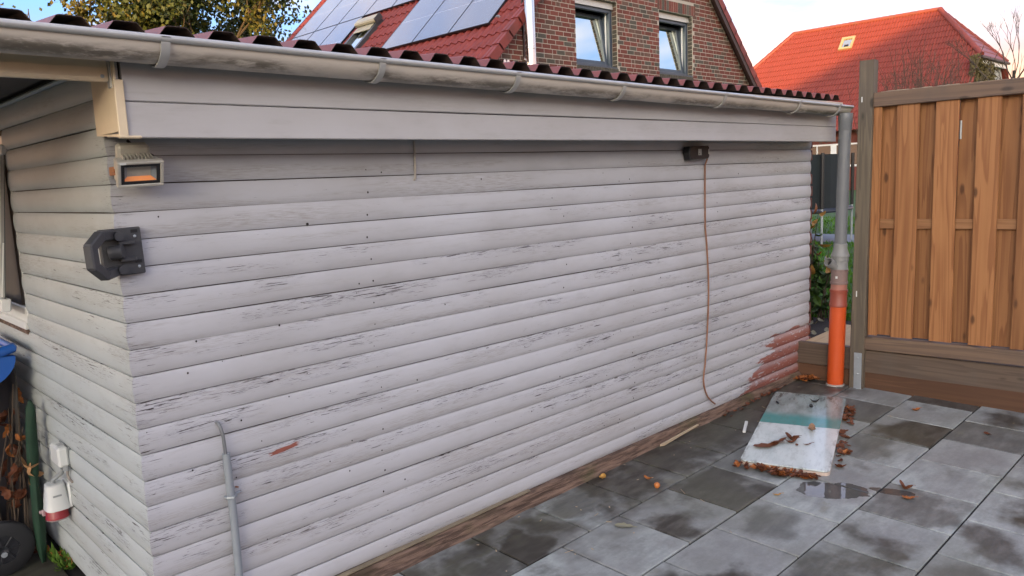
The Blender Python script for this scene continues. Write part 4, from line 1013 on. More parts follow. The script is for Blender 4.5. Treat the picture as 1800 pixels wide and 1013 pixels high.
# pale strip beside the board and split lath by the skirting
b = MB(); b.box(-.10, .10, -.009, .009, .0, .012, .002, M=Matrix.Translation((3.40,-.262,gz(3.4,-.26)+.002)) @ Matrix.Rotation(ang+.1,4,'Z'))
tag(obj('edge_offcut', b, WHITEP), 'short white edging strip at the left side of the laminate board', 'strip')
b = MB(); z0 = gz(2.85,-.05); b.add([(2.80,-.050,z0+.004),(2.83,-.062,z0+.005),(3.22,-.045,z0+.022),(3.21,-.038,z0+.026),(2.80,-.050,z0+.018),(2.83,-.062,z0+.017),(3.22,-.045,z0+.028),(3.21,-.038,z0+.031)], [(0,3,2,1),(4,5,6,7),(0,1,5,4),(1,2,6,5),(2,3,7,6),(3,0,4,7)])
tag(obj('split_lath', b, SLIVER), 'pale splintered lath lying against the rotten skirting', 'lath')
# a few twigs and bits, joined: nobody could count them
b = MB(); rg = random.Random(31)
for i in range(34):
    x, y = rg.uniform(1.2, 4.6), -abs(rg.gauss(0, .45)) - .03
    if rg.random() < .4: b.tube([(x, y, gz(x,y)+.003), (x+rg.uniform(-.05,.05), y+rg.uniform(-.05,.05), gz(x,y)+.003)], .0014, 4)
    else: leaf_geo(b, Matrix.Translation((x, y, gz(x,y)+.003)) @ rotM(0,0,rg.uniform(0,6)), rg.uniform(.010,.022), .008, .3)
tag(obj('patio_debris', b, SLIVER), 'small twigs and straw bits scattered near the shed wall', 'debris', kind='stuff')

# ------------------------------------------------------------------ beyond the fence: garden
b = MB(); b.box(4.72, 6.15, -6, 6.0, -.05, .265); obj('flower_bed', b, SOIL, kind='structure')
b = MB(); b.box(6.15, 70, -30, 40, -.05, .295); obj('lawn', b, GRASSB, kind='structure')
b = MB(); b.box(12.5, 13.9, -10, 20, .2, .312); obj('garden_path', b, PATHM, kind='structure')
b = MB(); rg = random.Random(9)
for i in range(9000):
    d = 5.95 + (rg.random()**1.6)*13; y = -2.5 + (d+.8)*rg.uniform(.36, .56)
    if 12.45 < d < 13.95: continue
    h = rg.uniform(.03, .075); a = rg.uniform(0, 6.3); w = .006 + d*.0006; dx, dy = math.cos(a)*w, math.sin(a)*w
    z = .293 if d > 6.15 else .263
    b.add([(d-dx,y-dy,z),(d+dx,y+dy,z),(d+rg.uniform(-.03,.03),y+rg.uniform(-.03,.03),z+h)], [(0,1,2)])
tag(obj('lawn_grass', b, GRASS), 'bright green lawn grass seen between shed and fence', 'grass', kind='stuff')
b = MB(); b.add([(4.725,-.02,.325),(5.07,-.02,.332),(5.43,-.03,.338),(5.40,-.33,.335),(4.70,-.345,.325),(4.725,-.02,.307),(5.07,-.02,.314),(5.43,-.03,.320),(5.40,-.33,.317),(4.70,-.345,.307)], [(4,3,2,1,0),(5,6,7,8,9),(0,1,6,5),(1,2,7,6),(2,3,8,7),(3,4,9,8),(4,0,5,9)])
tag(obj('plywood_offcut', b, PALEW), 'pale plywood offcut lying on the sleepers behind the orange pipe', 'board')
b = MB()
for i in range(45):
    x, y = rg.uniform(4.9, 6.3), rg.uniform(-.2, .9)
    leaf_geo(b, Matrix.Translation((x, y, .285)) @ rotM(rg.uniform(-.4,.4), rg.uniform(-.4,.4), rg.uniform(0,6)), .07, .045, .8)
tag(obj('bed_litter', b, LEAFP), 'pale dead leaves on the dark soil behind the pipe', 'leaf litter', kind='stuff')
# bush with yellow and green leaves
bu = thing('garden_bush', 'sparse bush with yellow and green leaves behind the downpipe', 'bush', (5.7,.35,.27))
b = MB(); rg = random.Random(17); tips = []
for i in range(13):
    p = Vector((5.75+rg.uniform(-.15,.15), .40+rg.uniform(-.15,.15), .26)); h = rg.uniform(.4, 1.1); q = p + Vector((rg.uniform(-.25,.25), rg.uniform(-.22,.25), h)); mm = (p+q)/2 + Vector((0,0,.1))
    b.tube([p, mm, q], [.007,.005,.002], 6); tips.append((p, mm, q))
obj('stem', b, TWIG, bu)
for (nm, mt, cnt, lo, hi) in (('yellow_leaves', LEAFY, 34, .6, 1.0), ('green_leaves', LEAFD, 110, .1, .7), ('light_green_leaves', LEAFG, 60, .1, .75), ('orange_leaves', LEAFO, 8, .4, 1.0)):
    b = MB()
    for i in range(cnt):
        p, mm, q = rg.choice(tips); t = rg.uniform(lo, hi); c = p*(1-t)**2 + mm*2*t*(1-t) + q*t*t
        leaf_geo(b, Matrix.Translation(c + Vector((rg.uniform(-.07,.07), rg.uniform(-.07,.07), rg.uniform(-.06,.04)))) @ rotM(rg.uniform(-1.2,1.2), rg.uniform(-.3,1.3), rg.uniform(0,6.3)), rg.uniform(.07,.13), rg.uniform(.045,.075), .8, False)
    obj(nm, b, mt, bu)
# trampoline
tr = thing('trampoline', 'round trampoline with a black safety net on the lawn', 'trampoline', (12.0,4.6,.3))
TC = Vector((12.0, 4.75, 0)); TR = 1.95
b = MB(); n = 40; vs = [(TC.x+TR*math.cos(2*math.pi*i/n), TC.y+TR*math.sin(2*math.pi*i/n), z) for z in (.93, 1.80) for i in range(n)]
b.add(vs, [(i, (i+1) % n, n+(i+1) % n, n+i) for i in range(n)]); obj('safety_net', b, NETM, tr)
b = MB(); b.lathe([(TR+.04, .86), (TR+.04, .90), (TR-.2, .91), (0.01, .90), (0.01, .87)], (TC.x,TC.y,0), (0,0,1), 40, cap=False); obj('jumping_bed', b, BLACKD, tr)
b = MB(); b.tube([(TC.x+(TR+.05)*math.cos(2*math.pi*i/n), TC.y+(TR+.05)*math.sin(2*math.pi*i/n), .885) for i in range(n+1)], .022, 8, cap=False); obj('frame_ring', b, DARKPL, tr, True)
for k in range(8):
    a = R(-62+45*k); px, py = TC.x+(TR+.05)*math.cos(a), TC.y+(TR+.05)*math.sin(a)
    b = MB(); b.tube([(px,py,.3),(px,py,1.0)], .02, 8); obj('leg', b, STEEL, tr, True); b = MB(); b.tube([(px,py,.93),(px,py,1.82)], .03, 8); obj('net_post', b, BLACKD, tr, True)
b = MB(); a = R(-91); px, py = TC.x+(TR+.06)*math.cos(a), TC.y+(TR+.06)*math.sin(a); b.tube([(px,py,.72),(px,py,.95)], .03, 8); obj('blue_sleeve', b, simple('blue_foam', (.02,.16,.42), .6), tr, True)
a = R(-127.0); b = MB(); zx, zy = TC.x+(TR+.012)*math.cos(a), TC.y+(TR+.012)*math.sin(a); b.tube([(zx,zy,.98),(zx-.005,zy,1.3),(zx,zy,1.6)], .017, 6); obj('zip_strip', b, WHITET, tr)

# ------------------------------------------------------------------ neighbour house with solar panels
h1 = thing('brick_gable_house', 'red brick gable house with solar panels on its red tiled roof', 'house', (12.75,7.2,0))
HX0, HX1, HY0, HY1 = 8.45, 17.05, 7.2, 17.3
AP = 12.75
def rz1(x): return min(x, 2*AP-x) - 4.684 + .12         # top of the tiles
bk = MB(); inset = .006
wz = [(HX0, 0), (HX1, 0), (HX1, rz1(HX1)-.2), (AP, rz1(AP)-.2), (HX0, rz1(HX0)-.2)]
OPEN = [(10.60, 11.86, 3.70, 4.97), (13.28, 14.56, 3.70, 5.0)]
# mortar wall built around the two openings
def wall_poly(b, x0, x1, z0, ztop=None, z1=None):
    if z1 is not None: b.quad((x0,HY0+inset,z0),(x1,HY0+inset,z0),(x1,HY0+inset,z1),(x0,HY0+inset,z1)); return
    xs_ = [x0] + ([AP] if x0 < AP < x1 else []) + [x1]
    vs = [(x0,HY0+inset,z0),(x1,HY0+inset,z0)] + [(x,HY0+inset,rz1(x)-.2) for x in reversed(xs_)]
    b.add(vs, [tuple(range(len(vs)))])
(a0,a1,a2,a3), (c0,c1,c2,c3) = OPEN
wall_poly(bk, HX0, a0, 0); wall_poly(bk, a0, a1, 0, z1=a2); wall_poly(bk, a0, a1, a3); wall_poly(bk, a1, c0, 0); wall_poly(bk, c0, c1, 0, z1=c2); wall_poly(bk, c0, c1, c3); wall_poly(bk, c1, HX1, 0)
for (x0,x1,z0,z1) in OPEN:
    yb = HY0+.16; yf = HY0+inset
    bk.quad((x0,yf,z0),(x0,yb,z0),(x0,yb,z1),(x0,yf,z1)); bk.quad((x1,yf,z0),(x1,yf,z1),(x1,yb,z1),(x1,yb,z0)); bk.quad((x0,yf,z1),(x0,yb,z1),(x1,yb,z1),(x1,yf,z1)); bk.quad((x0,yf,z0),(x1,yf,z0),(x1,yb,z0),(x0,yb,z0))
bk.quad((HX0,HY0+inset,0),(HX0,HY0+inset,rz1(HX0)-.2),(HX0,HY1,rz1(HX0)-.2),(HX0,HY1,0)); bk.quad((HX1,HY0+inset,0),(HX1,HY1,0),(HX1,HY1,rz1(HX1)-.2),(HX1,HY0+inset,rz1(HX1)-.2))
bk.add([(HX0,HY1,0),(HX0,HY1,rz1(HX0)-.2),(AP,HY1,rz1(AP)-.2),(HX1,HY1,rz1(HX1)-.2),(HX1,HY1,0)], [(0,1,2,3,4)])
wall = obj('gable_wall', bk, MORTAR, h1)
rg = random.Random(41); bricks = []; CH = .0853; BHH = .0715
zc = 1.62
while zc < 7.9:
    x = HX0 - rg.random()*.2; zt = zc+BHH
    xl = max(HX0, zc + BHH + 4.684 - .12 + .2); xr_ = 2*AP - xl
    while x < HX1:
        L_ = .210 if rg.random() < .74 else .100; s0, s1 = max(x, xl), min(x+L_, xr_)
        segs = [(s0, s1)]
        for (x0,x1,z0,z1) in OPEN:
            hz1 = z1 + (.235 if x0 > 12 or True else 0)
            zlo = z0 - .115
            if zt > zlo and zc < hz1:
                ns = []
                for (p, q) in segs:
                    if q <= x0-.02 or p >= x1+.02: ns.append((p, q))
                    else:
                        if p < x0-.06: ns.append((p, x0 - .004))
                        if q > x1+.06: ns.append((x1+.004, q))
                segs = ns
        for (p, q) in segs:
            if q-p > .03: bricks.append((p, q, zc, zt))
        x += L_ + .0145
    zc += CH
def bcol():
    r = rg.random(); return 0 if r < .60 else (1 if r < .84 else 2)
def brickgeo(b, p, q, z0, z1, mi=0, y=HY0, d=.014):
    c = .003; vs = [(p,y+d,z0),(q,y+d,z0),(q,y+d,z1),(p,y+d,z1),(p,y+c,z0),(q,y+c,z0),(q,y+c,z1),(p,y+c,z1),(p+c,y,z0+c),(q-c,y,z0+c),(q-c,y,z1-c),(p+c,y,z1-c)]
    fs = [(8,9,10,11)] + [(i, (i+1) % 4, 4+(i+1) % 4, 4+i) for i in range(4)] + [(4+i, 4+(i+1) % 4, 8+(i+1) % 4, 8+i) for i in range(4)]
    b.add(vs, fs, mi)
special = []
for (x0,x1,z0,z1) in OPEN:      # soldier courses over, rowlock sills under, and the brick reveals at the right
    x = x0 - .05
    while x < x1+.05: special.append((x, x+.0735, z1+.008, z1+.222, None)); x += .0853
    x = x0+.004
    while x < x1-.03: special.append((x, min(x+.0735, x1), z0-.108, z0-.012, 'sill')); x += .0853
vis = []
for bq in [(*q, None) for q in bricks] + special:
    p, q, z0, z1, kk = bq; px, py, d = project(((p+q)/2, HY0, (z0+z1)/2))
    on = -10 < px < 1810 and -6 < py < (22+.088*px)
    vis.append((0 if on else 1, d, bq))
vis.sort(key=lambda t: (t[0], t[1]))
rest = MB(); cache = {}
for i, (off, d, (p, q, z0, z1, kk)) in enumerate(vis):
    mi = bcol() if kk != 'sill' else 2
    yy = HY0 + rg.uniform(-.002, .002) - (.012 if kk == 'sill' else 0)
    if i < 300 and not off:
        key = (round(q-p, 3), round(z1-z0, 3), mi)
        if key not in cache:
            b = MB(); brickgeo(b, -(q-p)/2, (q-p)/2, -(z1-z0)/2, (z1-z0)/2, 0, 0); cache[key] = b.mesh('brick', BRICKS[mi])
        inst('brick', cache[key], wall, Matrix.Translation(((p+q)/2, yy, (z0+z1)/2)))
    else: brickgeo(rest, p, q, z0, z1, mi, yy)
for (x0,x1,z0,z1) in OPEN:
    z = z0+.002
    while z < z1-.02:
        c = .002; y0_, y1_ = HY0+.024, HY0+.125
        rest.add([(x1-.010,y0_,z),(x1-.010,y1_,z),(x1-.010,y1_,z+BHH),(x1-.010,y0_,z+BHH),(x1+.01,y0_,z),(x1+.01,y1_,z),(x1+.01,y1_,z+BHH),(x1+.01,y0_,z+BHH)], [(3,2,1,0),(0,4,7,3),(3,7,6,2),(0,1,5,4)], 2 if rg.random() < .7 else 1); z += CH
obj('brickwork', rest, list(BRICKS), wall, kind='stuff')
for wi, (x0,x1,z0,z1) in enumerate(OPEN):
    w_ = empty('window', (0,0,0)); w_.parent = h1; w_.location = -Vector(h1.location); ORG[w_.name] = Vector((0,0,0))
    yb = HY0+.13; e = .012; x1 = x1-.012
    b = MB(); b.box(x0+e, x0+.08, yb, yb+.07, z0, z1-.13, .006); b.box(x1-.085, x1-e+.011, yb, yb+.07, z0, z1-.13, .006); b.box(x0+.08, x1-.085, yb, yb+.07, z0, z0+.075, .006); b.box(x0+.08, x1-.085, yb, yb+.07, z1-.2, z1-.13, .006)
    obj('frame', b, WIND, w_)
    b = MB(); b.box(x0+e, x1, yb-.03, yb+.06, z1-.128, z1-.01, .006); b.box(x0+e, x1, yb-.036, yb-.031, z1-.132, z1-.085, .002); obj('shutter_box', b, ALU, w_)
    b = MB(); b.box(x0+e, x1-.0, HY0+.0, yb-.002, z0-.008, z0+.02, .004); obj('sill', b, WIND, w_)
    Mt = Matrix.Translation((0, yb+.05, z0+.075)) @ Matrix.Rotation(R(-8.5), 4, 'X'); hh = z1-.2-z0-.075; b = MB()
    b.box(x0+.085, x0+.155, 0, .06, .0, hh, .006, M=Mt); b.box(x1-.165, x1-.09, 0, .06, .0, hh, .006, M=Mt); b.box(x0+.155, x1-.165, 0, .06, 0, .075, .006, M=Mt); b.box(x0+.155, x1-.165, 0, .06, hh-.07, hh, .006, M=Mt)
    sash = obj('sash', b, WIND, w_); b = MB(); b.box(x0+.155, x1-.165, .02, .028, .075, hh-.07, M=Mt); obj('pane', b, GLASSR, sash)
    b = MB(); b.box(x1-.086, x1-.078, yb+.071, yb+.32, z0+.05, z1-.15); obj('inner_reveal', b, WIND, w_); b = MB(); b.box(x1-.092, x1-.0865, yb+.075, yb+.11, z0+.1, z1-.2, .001); obj('seal_strip', b, WINW, w_)
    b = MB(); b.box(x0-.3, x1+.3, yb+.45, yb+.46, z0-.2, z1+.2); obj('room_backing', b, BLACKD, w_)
# flue, cables, fittings on the gable
b = MB(); b.lathe([(.088, .2), (.088, 3.80), (.094, 3.805), (.094, 3.83), (.088, 3.835), (.088, 9.2)], (9.06,6.90,0), (0,0,1), 28); obj('flue_pipe', b, BRIGHT, h1, True)
b = MB(); b.box(9.165, 9.19, 7.165, 7.199, .2, 5.05); obj('cable_duct', b, VERGE, h1)
b = MB(); b.lathe([(.03,0),(.04,.02),(.03,.05)], (8.62,7.15,3.60), (0,-1,0), 14); b.lathe([(.03,0),(.04,.02),(.03,.05)], (8.70,7.15,3.60), (0,-1,0), 14); b.tube([(8.9,7.17,3.58),(9.05,7.12,3.60),(9.12,7.12,3.70)], .015, 8); b.lathe([(.03,0),(.035,.03),(.02,.06)], (9.13,7.15,3.66), (0,-1,0), 12); obj('wall_lamp', b, BRIGHT, h1, True)
# roof: slab, tiles, verge tiles, ridge
rt = MB()
for sgn in (1, -1):
    def xx(x): return x if sgn == 1 else 2*AP-x
    x0 = 7.75
    A_ = [(xx(x0),7.02,rz1(x0)-.06),(xx(AP),7.02,rz1(AP)-.06),(xx(AP),HY1+.15,rz1(AP)-.06),(xx(x0),HY1+.15,rz1(x0)-.06)]
    B_ = [(v[0],v[1],v[2]-.16) for v in A_]
    fs = [(0,1,2,3),(7,6,5,4),(0,4,5,1),(1,5,6,2),(2,6,7,3),(3,7,4,0)]; rt.add(A_+B_, fs if sgn == -1 else [tuple(reversed(f)) for f in fs])
roof = obj('roof', rt, VERGE, h1)
TU, TV = .20, .335          # cover width and gauge
def tile_mesh(b, u0, v0, w, l, fr, mi=0):
    """one pantile in roof coordinates (u along the eaves, v up the slope), fr maps (u, v, n) to space"""
    prof = [(0, .012), (.12, .034), (.28, .046), (.42, .034), (.58, .012), (.78, .004), (1.0, .012)]; n = len(prof)
    vs = [fr(u0+t*w, v0-.02, h+.020) for t, h in prof] + [fr(u0+t*w, v0+l, h-.004) for t, h in prof] + [fr(u0+t*w, v0-.02, h-.004) for t, h in prof]
    fs = [(i, i+1, n+i+1, n+i) for i in range(n-1)] + [(2*n+i, 2*n+i+1, i+1, i) for i in range(n-1)]
    b.add(vs, fs, mi)
S2 = math.sqrt(.5)
def fr1(u, v, n): # left slope; v measured from the eaves x=7.75 ; u runs from the gable (7.05) away (+y)
    return (7.75 + v*S2 - n*S2, 7.05 + u, rz1(7.75) + v*S2 + n*S2 - .05)
panels = []
edges = [7.69+1.118*k for k in range(9)]
XL, XM, XH = 8.826, 10.045, 11.263
for i in range(8):
    y0, y1 = edges[i], edges[i+1]
    if i in (0,1,2,5,6,7): panels.append((y0, y1, XL, XM, i))
    panels.append((y0, y1, XM, XH, i))
def under(y, x):
    for (y0,y1,xa,xb,i) in panels:
        if y0+.05 < y < y1-.05 and xa+.05 < x < xb-.05: return True
    return 11.95 < y < 13.05 and 9.05 < x < 9.75
tiles = []
nv = int((AP-7.75)/S2/TV)
for j in range(nv+1):
    for i in range(int((HY1+.1-7.05)/TU)):
        c = fr1(i*TU+.1, j*TV+.17, .02); px, py, d = project(c)
        vis_ = -5 < px < 1805 and -12 < py < 24+.088*px and not under(c[1], c[0])
        tiles.append((0 if vis_ else 1, d, i, j))
tiles.sort(); tcache = None; restt = MB()
b = MB(); tile_mesh(b, 0, 0, TU, TV, lambda u, v, n: (v*S2 - n*S2, u, v*S2 + n*S2)); tme = b.mesh('roof_tile', TILE1, (0,0,0), True)
for k, (off, d, i, j) in enumerate(tiles):
    if off == 0 and k < 290:
        o = fr1(i*TU, j*TV, 0); inst('roof_tile', tme, roof, Matrix.Translation(Vector(o)))
    else: tile_mesh(restt, i*TU, j*TV, TU, TV, fr1)
obj('roof_tiling', restt, TILE1, roof, True, kind='stuff')
rr_ = MB()
def fr1r(u, v, n): q = fr1(u, v, n); return (2*AP-q[0], q[1], q[2])
for j in range(nv+1): rr_.add([fr1r(0, j*TV, .03), fr1r(0, (j+1)*TV, .005), fr1r(10.3, (j+1)*TV, .005), fr1r(10.3, j*TV, .03), fr1r(0, j*TV, 0), fr1r(10.3, j*TV, 0)], [(0,1,2,3),(4,0,3,5)])
obj('far_slope_tiling', rr_, TILE1, roof, kind='stuff')
for side in (1, -1):
    for j in range(nv+1):
        v0 = j*TV - .03; v1 = (j+1)*TV; b = MB()
        def q(u, v, n):
            p = fr1(u, v, n); return p if side == 1 else (2*AP-p[0], p[1], p[2])
        ys_ = -.035
        vs = [q(ys_, v0, .055), q(ys_, v1, .035), q(.13, v1, .035), q(.13, v0, .055), q(ys_, v0, -.105), q(ys_, v1, -.12), q(ys_+.03, v0, -.105), q(ys_+.03, v1, -.12), q(.13, v0, .02), q(ys_+.03, v0, .02)]
        fs = [(0,1,2,3), (4,5,1,0), (6,7,5,4), (0,3,8,9), (0,9,6,4)]
        b.add(vs, fs if side == -1 else [tuple(reversed(f)) for f in fs]); obj('verge_tile', b, TILE1, roof)
b = MB(); vs = []
for x in (AP+.08, HX1+.85):
    z = rz1(x); vs += [(x,7.03,z-.10),(x,7.03,z-.36),(x,7.09,z-.36),(x,7.09,z-.10)]
b.add(vs, [(0,1,5,4),(1,2,6,5),(2,3,7,6),(3,0,4,7)]); obj('bargeboard', b, VERGE, roof)
b = MB(); b.tube([(AP,7.0,rz1(AP)+.02),(AP,HY1+.1,rz1(AP)+.02)], .11, 12); obj('ridge', b, TILE1, roof, True)
# solar panels: each one a part with its black frame
pl = math.hypot(1.218, 1.218)
for (y0,y1,xa,xb,i) in panels:
    pw = 1.106; phh = pl-.014; M_ = Matrix((( 0, S2, -S2, (xa+xb)/2), (1, 0, 0, (y0+y1)/2), (0, S2, S2, (xa+xb)/2 - 4.684 + .2), (0,0,0,1)))
    b = MB(); b.box(-pw/2, pw/2, -phh/2, phh/2, -.03, -.0005)
    po = inst('solar_panel', b.mesh('solar_panel', SOLAR), h1, M_)
    b = MB(); fw_ = .012
    b.box(-pw/2-.002, pw/2+.002, -phh/2-.002, -phh/2+fw_, -.035, .002); b.box(-pw/2-.002, pw/2+.002, phh/2-fw_, phh/2+.002, -.035, .002); b.box(-pw/2-.002, -pw/2+fw_, -phh/2+fw_, phh/2-fw_, -.035, .002); b.box(pw/2-fw_, pw/2+.002, -phh/2+fw_, phh/2-fw_, -.035, .002)
    fo = bpy.data.objects.new('panel_frame', b.mesh('panel_frame', SOLARB)); COL.objects.link(fo); fo.parent = po
b = MB()
for xq in (XL+.18, XM-.2, XM+.25, XH-.2):
    for (ya, yb_) in ((7.62, 11.1), (13.2, 16.7)) if xq < XM else ((7.62, 16.7),):
        z = xq-4.684+.2-.055; b.box(-.02, .02, ya, yb_, -.02, .02, M=Matrix.Translation((xq+.025, 0, z)) @ Matrix.Rotation(R(-45), 4, 'Y'))
obj('mounting_rail', b, STEEL, h1)
# roof window with shutter box
sk = empty('roof_window', (0,0,0)); sk.parent = h1; sk.location = -Vector(h1.location); ORG[sk.name] = Vector((0,0,0))
Msk = Matrix(((0, S2, -S2, 9.40), (-1, 0, 0, 12.53), (0, S2, S2, 9.40-4.684+.12), (0,0,0,1)))
b = MB(); hw, hl = .40, .56
b.box(-hw, -hw+.09, -hl, hl, -.02, .10, .006, M=Msk); b.box(hw-.09, hw, -hl, hl, -.02, .10, .006, M=Msk); b.box(-hw+.09, hw-.09, -hl, -hl+.09, -.02, .10, .006, M=Msk); b.box(-hw+.09, hw-.09, hl-.09, hl, -.02, .10, .006, M=Msk); obj('frame', b, LEADM, sk)
b = MB(); b.box(-hw+.09, hw-.09, -hl+.09, hl-.09, .03, .04, M=Msk); obj('pane', b, GLASSR, sk)
b = MB(); b.box(-hw-.01, hw+.01, hl-.20, hl+.02, .101, .21, .03, M=Msk); obj('shutter_box', b, BRASSY, sk); b = MB(); b.box(hw+.011, hw+.03, hl-.21, hl+.03, .08, .215, .02, M=Msk); obj('shutter_cap', b, LEADM, sk)
b = MB(); b.box(-hw+.08, hw-.08, hl-.30, hl-.205, .102, .118, .004, M=Msk); b.box(-hw+.08, hw-.08, hl-.40, hl-.305, .102, .118, .004, M=Msk); obj('shutter_slat', b, BRASSY, sk)

# ------------------------------------------------------------------ far house with the big half-hipped roof
h2 = thing('red_roofed_house', 'distant house with a big bright red half hipped roof and one skylight', 'house', (44,15.2,0))
RX2, RZ2, RY0, RY1 = 44.0, 9.25, 11.316, 19.118; SL2 = R(51.2); HW = 2.207; ZE = 6.494; HY = 2.56; EVX = 39.25
zeave = RZ2 - (RX2-EVX)*math.tan(SL2); ya, yb2 = RY0-HY, RY1+HY
ca, sa = math.cos(SL2), math.sin(SL2)
def fr2(u, v, n): return (RX2 - v*ca - n*sa, u, RZ2 - v*sa + n*ca)      # v down the slope from the ridge
def inside2(u, v):
    vh = (RZ2-ZE)/sa
    f = 1 - min(v/vh, 1)
    return ya + HY*f <= u <= yb2 - HY*f
b = MB(); vmax = (RX2-EVX)/ca; U2, V2 = .150, .40
for j in range(int(vmax/V2)+1):
    for i in range(int((yb2-ya)/U2)):
        u0 = ya + i*U2; v1 = j*V2
        if not inside2(u0+U2/2, v1+V2/2): continue
        prof = [(0, .0), (.2, .050), (.42, .058), (.62, .016), (.82, -.010), (1.0, .0)]; n = len(prof)
        vs = [fr2(u0+t*U2, v1+V2+.02, h+.045) for t, h in prof] + [fr2(u0+t*U2, v1, h+.012) for t, h in prof] + [fr2(u0+t*U2, v1+V2+.02, h-.02) for t, h in prof]
        b.add(vs, [(i_+1, i_, n+i_, n+i_+1) for i_ in range(n-1)] + [(i_, i_+1, 2*n+i_+1, 2*n+i_) for i_ in range(n-1)])
r2 = MB()
vb = [(RX2,RY0,RZ2),(RX2,RY1,RZ2),(RX2-HW,ya,ZE),(RX2-HW,yb2,ZE),(RX2+HW,ya,ZE),(RX2+HW,yb2,ZE),(EVX,ya,zeave),(EVX,yb2,zeave),(2*RX2-EVX,ya,zeave),(2*RX2-EVX,yb2,zeave)]
vb = [(x,y,z-.02) for x,y,z in vb]
r2.add(vb, [(0,2,6,7,3,1),(1,5,9,8,4,0),(0,4,2),(1,3,5),(6,8,9,7)]); r2o = obj('roof', r2, TILE2, h2)
obj('roof_tiling', b, TILE2, r2o, True, kind='stuff')
# hip-end courses
b = MB(); steps = 9
for (yr, ye) in ((RY0, ya), (RY1, yb2)):
    for j in range(steps):
        f0, f1 = j/steps, (j+1)/steps+.01; z0, z1 = RZ2-(RZ2-ZE)*f0, RZ2-(RZ2-ZE)*f1; y0, y1 = yr+(ye-yr)*f0, yr+(ye-yr)*f1
        n_ = Vector((0, (ye-yr), .9*abs(ye-yr))).normalized()
        b.add([(RX2-HW*f0,y0,z0+.02),(RX2+HW*f0,y0,z0+.02),(RX2+HW*f1,y1,z1+.07),(RX2-HW*f1,y1,z1+.07),(RX2-HW*f1,y1,z1),(RX2+HW*f1,y1,z1)], [(0,1,2,3),(3,2,5,4)])
obj('hip_tiling', b, TILE2, r2o, kind='stuff')
def cap_run(p, q, n_, r=.13, wid=.0):
    p, q = Vector(p), Vector(q); d = (q-p)/n_
    for i in range(n_):
        b = MB(); b.tube([p+d*i+Vector((0,0,.02)), p+d*(i+1.12)+Vector((0,0,.02))], [r*1.08, r*.92], 10); obj('ridge_tile', b, RIDGE2 if wid else TILE2, r2o, True)
cap_run((RX2,RY1,RZ2+.03),(RX2,RY0,RZ2+.03),22, .12, 1)
cap_run((RX2,RY0,RZ2+.03),(RX2-HW,ya,ZE+.05),10, .135); cap_run((RX2,RY1,RZ2+.03),(RX2-HW,yb2,ZE+.05),10, .12); cap_run((RX2,RY0,RZ2),(RX2+HW,ya,ZE),10, .12)
b = MB(); b.box(RX2-HW-.15, RX2+HW+.3, ya-.12, ya+.0, ZE-.14, ZE-.02, .02); obj('hip_gutter', b, VERGE, h2)
b = MB(); b.box(RX2-HW-.1, RX2+HW+.1, ya+.02, ya+.10, ZE-.34, ZE-.16); obj('eaves_board', b, WINW, h2)
b = MB()
b.add([(EVX+.7,ya+.25,0),(2*RX2-EVX-.7,ya+.25,0),(2*RX2-EVX-.7,ya+.25,zeave+.6),(RX2+HW-.2,ya+.25,ZE-.1),(RX2-HW+.2,ya+.25,ZE-.1),(EVX+.7,ya+.25,zeave+.6)], [(0,1,2,3,4,5)]); obj('end_wall', b, PALEPL, h2)
b = MB(); b.box(EVX+.65, EVX+.9, ya+.2, yb2-.2, 0, zeave+.3); b.box(2*RX2-EVX-.9, 2*RX2-EVX-.65, ya+.2, yb2-.2, 0, zeave+.3); b.box(EVX+.9, 2*RX2-EVX-.9, yb2-.4, yb2-.2, 0, zeave+.4); fw2 = obj('front_wall', b, BR_R, h2)
b = MB()
for i in range(70):
    y = 12.2+i*.09; b.box(EVX+.63, EVX+.66, y, y+.072, 2.74, 2.98, mi=rg.choice((0,0,1)))
obj('soldier_course', b, [BR_R, BR_B], fw2, kind='stuff')
wn = empty('window', (0,0,0)); wn.parent = h2; wn.location = -Vector(h2.location); ORG[wn.name] = Vector((0,0,0))
b = MB(); xf = EVX+.60
b.box(xf, xf+.05, 12.3, 17.2, 2.62, 2.70); b.box(xf, xf+.05, 12.3, 17.2, 1.5, 1.6)
for y, w_ in ((12.3,.1),(13.2,.06),(14.1,.06),(14.75,.30),(15.75,.06),(16.5,.06),(17.1,.1)): b.box(xf, xf+.05, y, y+w_, 1.6, 2.62)
obj('frame', b, WINW, wn); b = MB(); b.box(xf+.02, xf+.03, 12.4, 17.1, 1.6, 2.62); obj('pane', b, GLASS, wn)
sw = empty('skylight', (0,0,0)); sw.parent = h2; sw.location = -Vector(h2.location); ORG[sw.name] = Vector((0,0,0))
sc0 = Vector(fr2(15.62, (RZ2-8.11)/sa, .06)); Mw = Matrix(((0, ca, -sa, sc0.x), (-1, 0, 0, sc0.y), (0, sa, ca, sc0.z), (0,0,0,1)))
b = MB(); b.box(-.36,.36,-.44,-.32,-.05,.09,M=Mw); b.box(-.36,.36,.30,.44,-.05,.09,M=Mw); b.box(-.36,-.25,-.32,.30,-.05,.09,M=Mw); b.box(.25,.36,-.32,.30,-.05,.09,M=Mw); obj('frame', b, simple('beige_skylight_frame', (.40,.33,.18), .5), sw)
b = MB(); b.box(-.25,.25,-.32,.30,.0,.03,M=Mw); obj('pane', b, GLASSR, sw); b = MB(); b.box(-.1,.12,-.3,-.12,.031,.05,M=Mw); obj('inner_blind', b, BLACKD, sw)
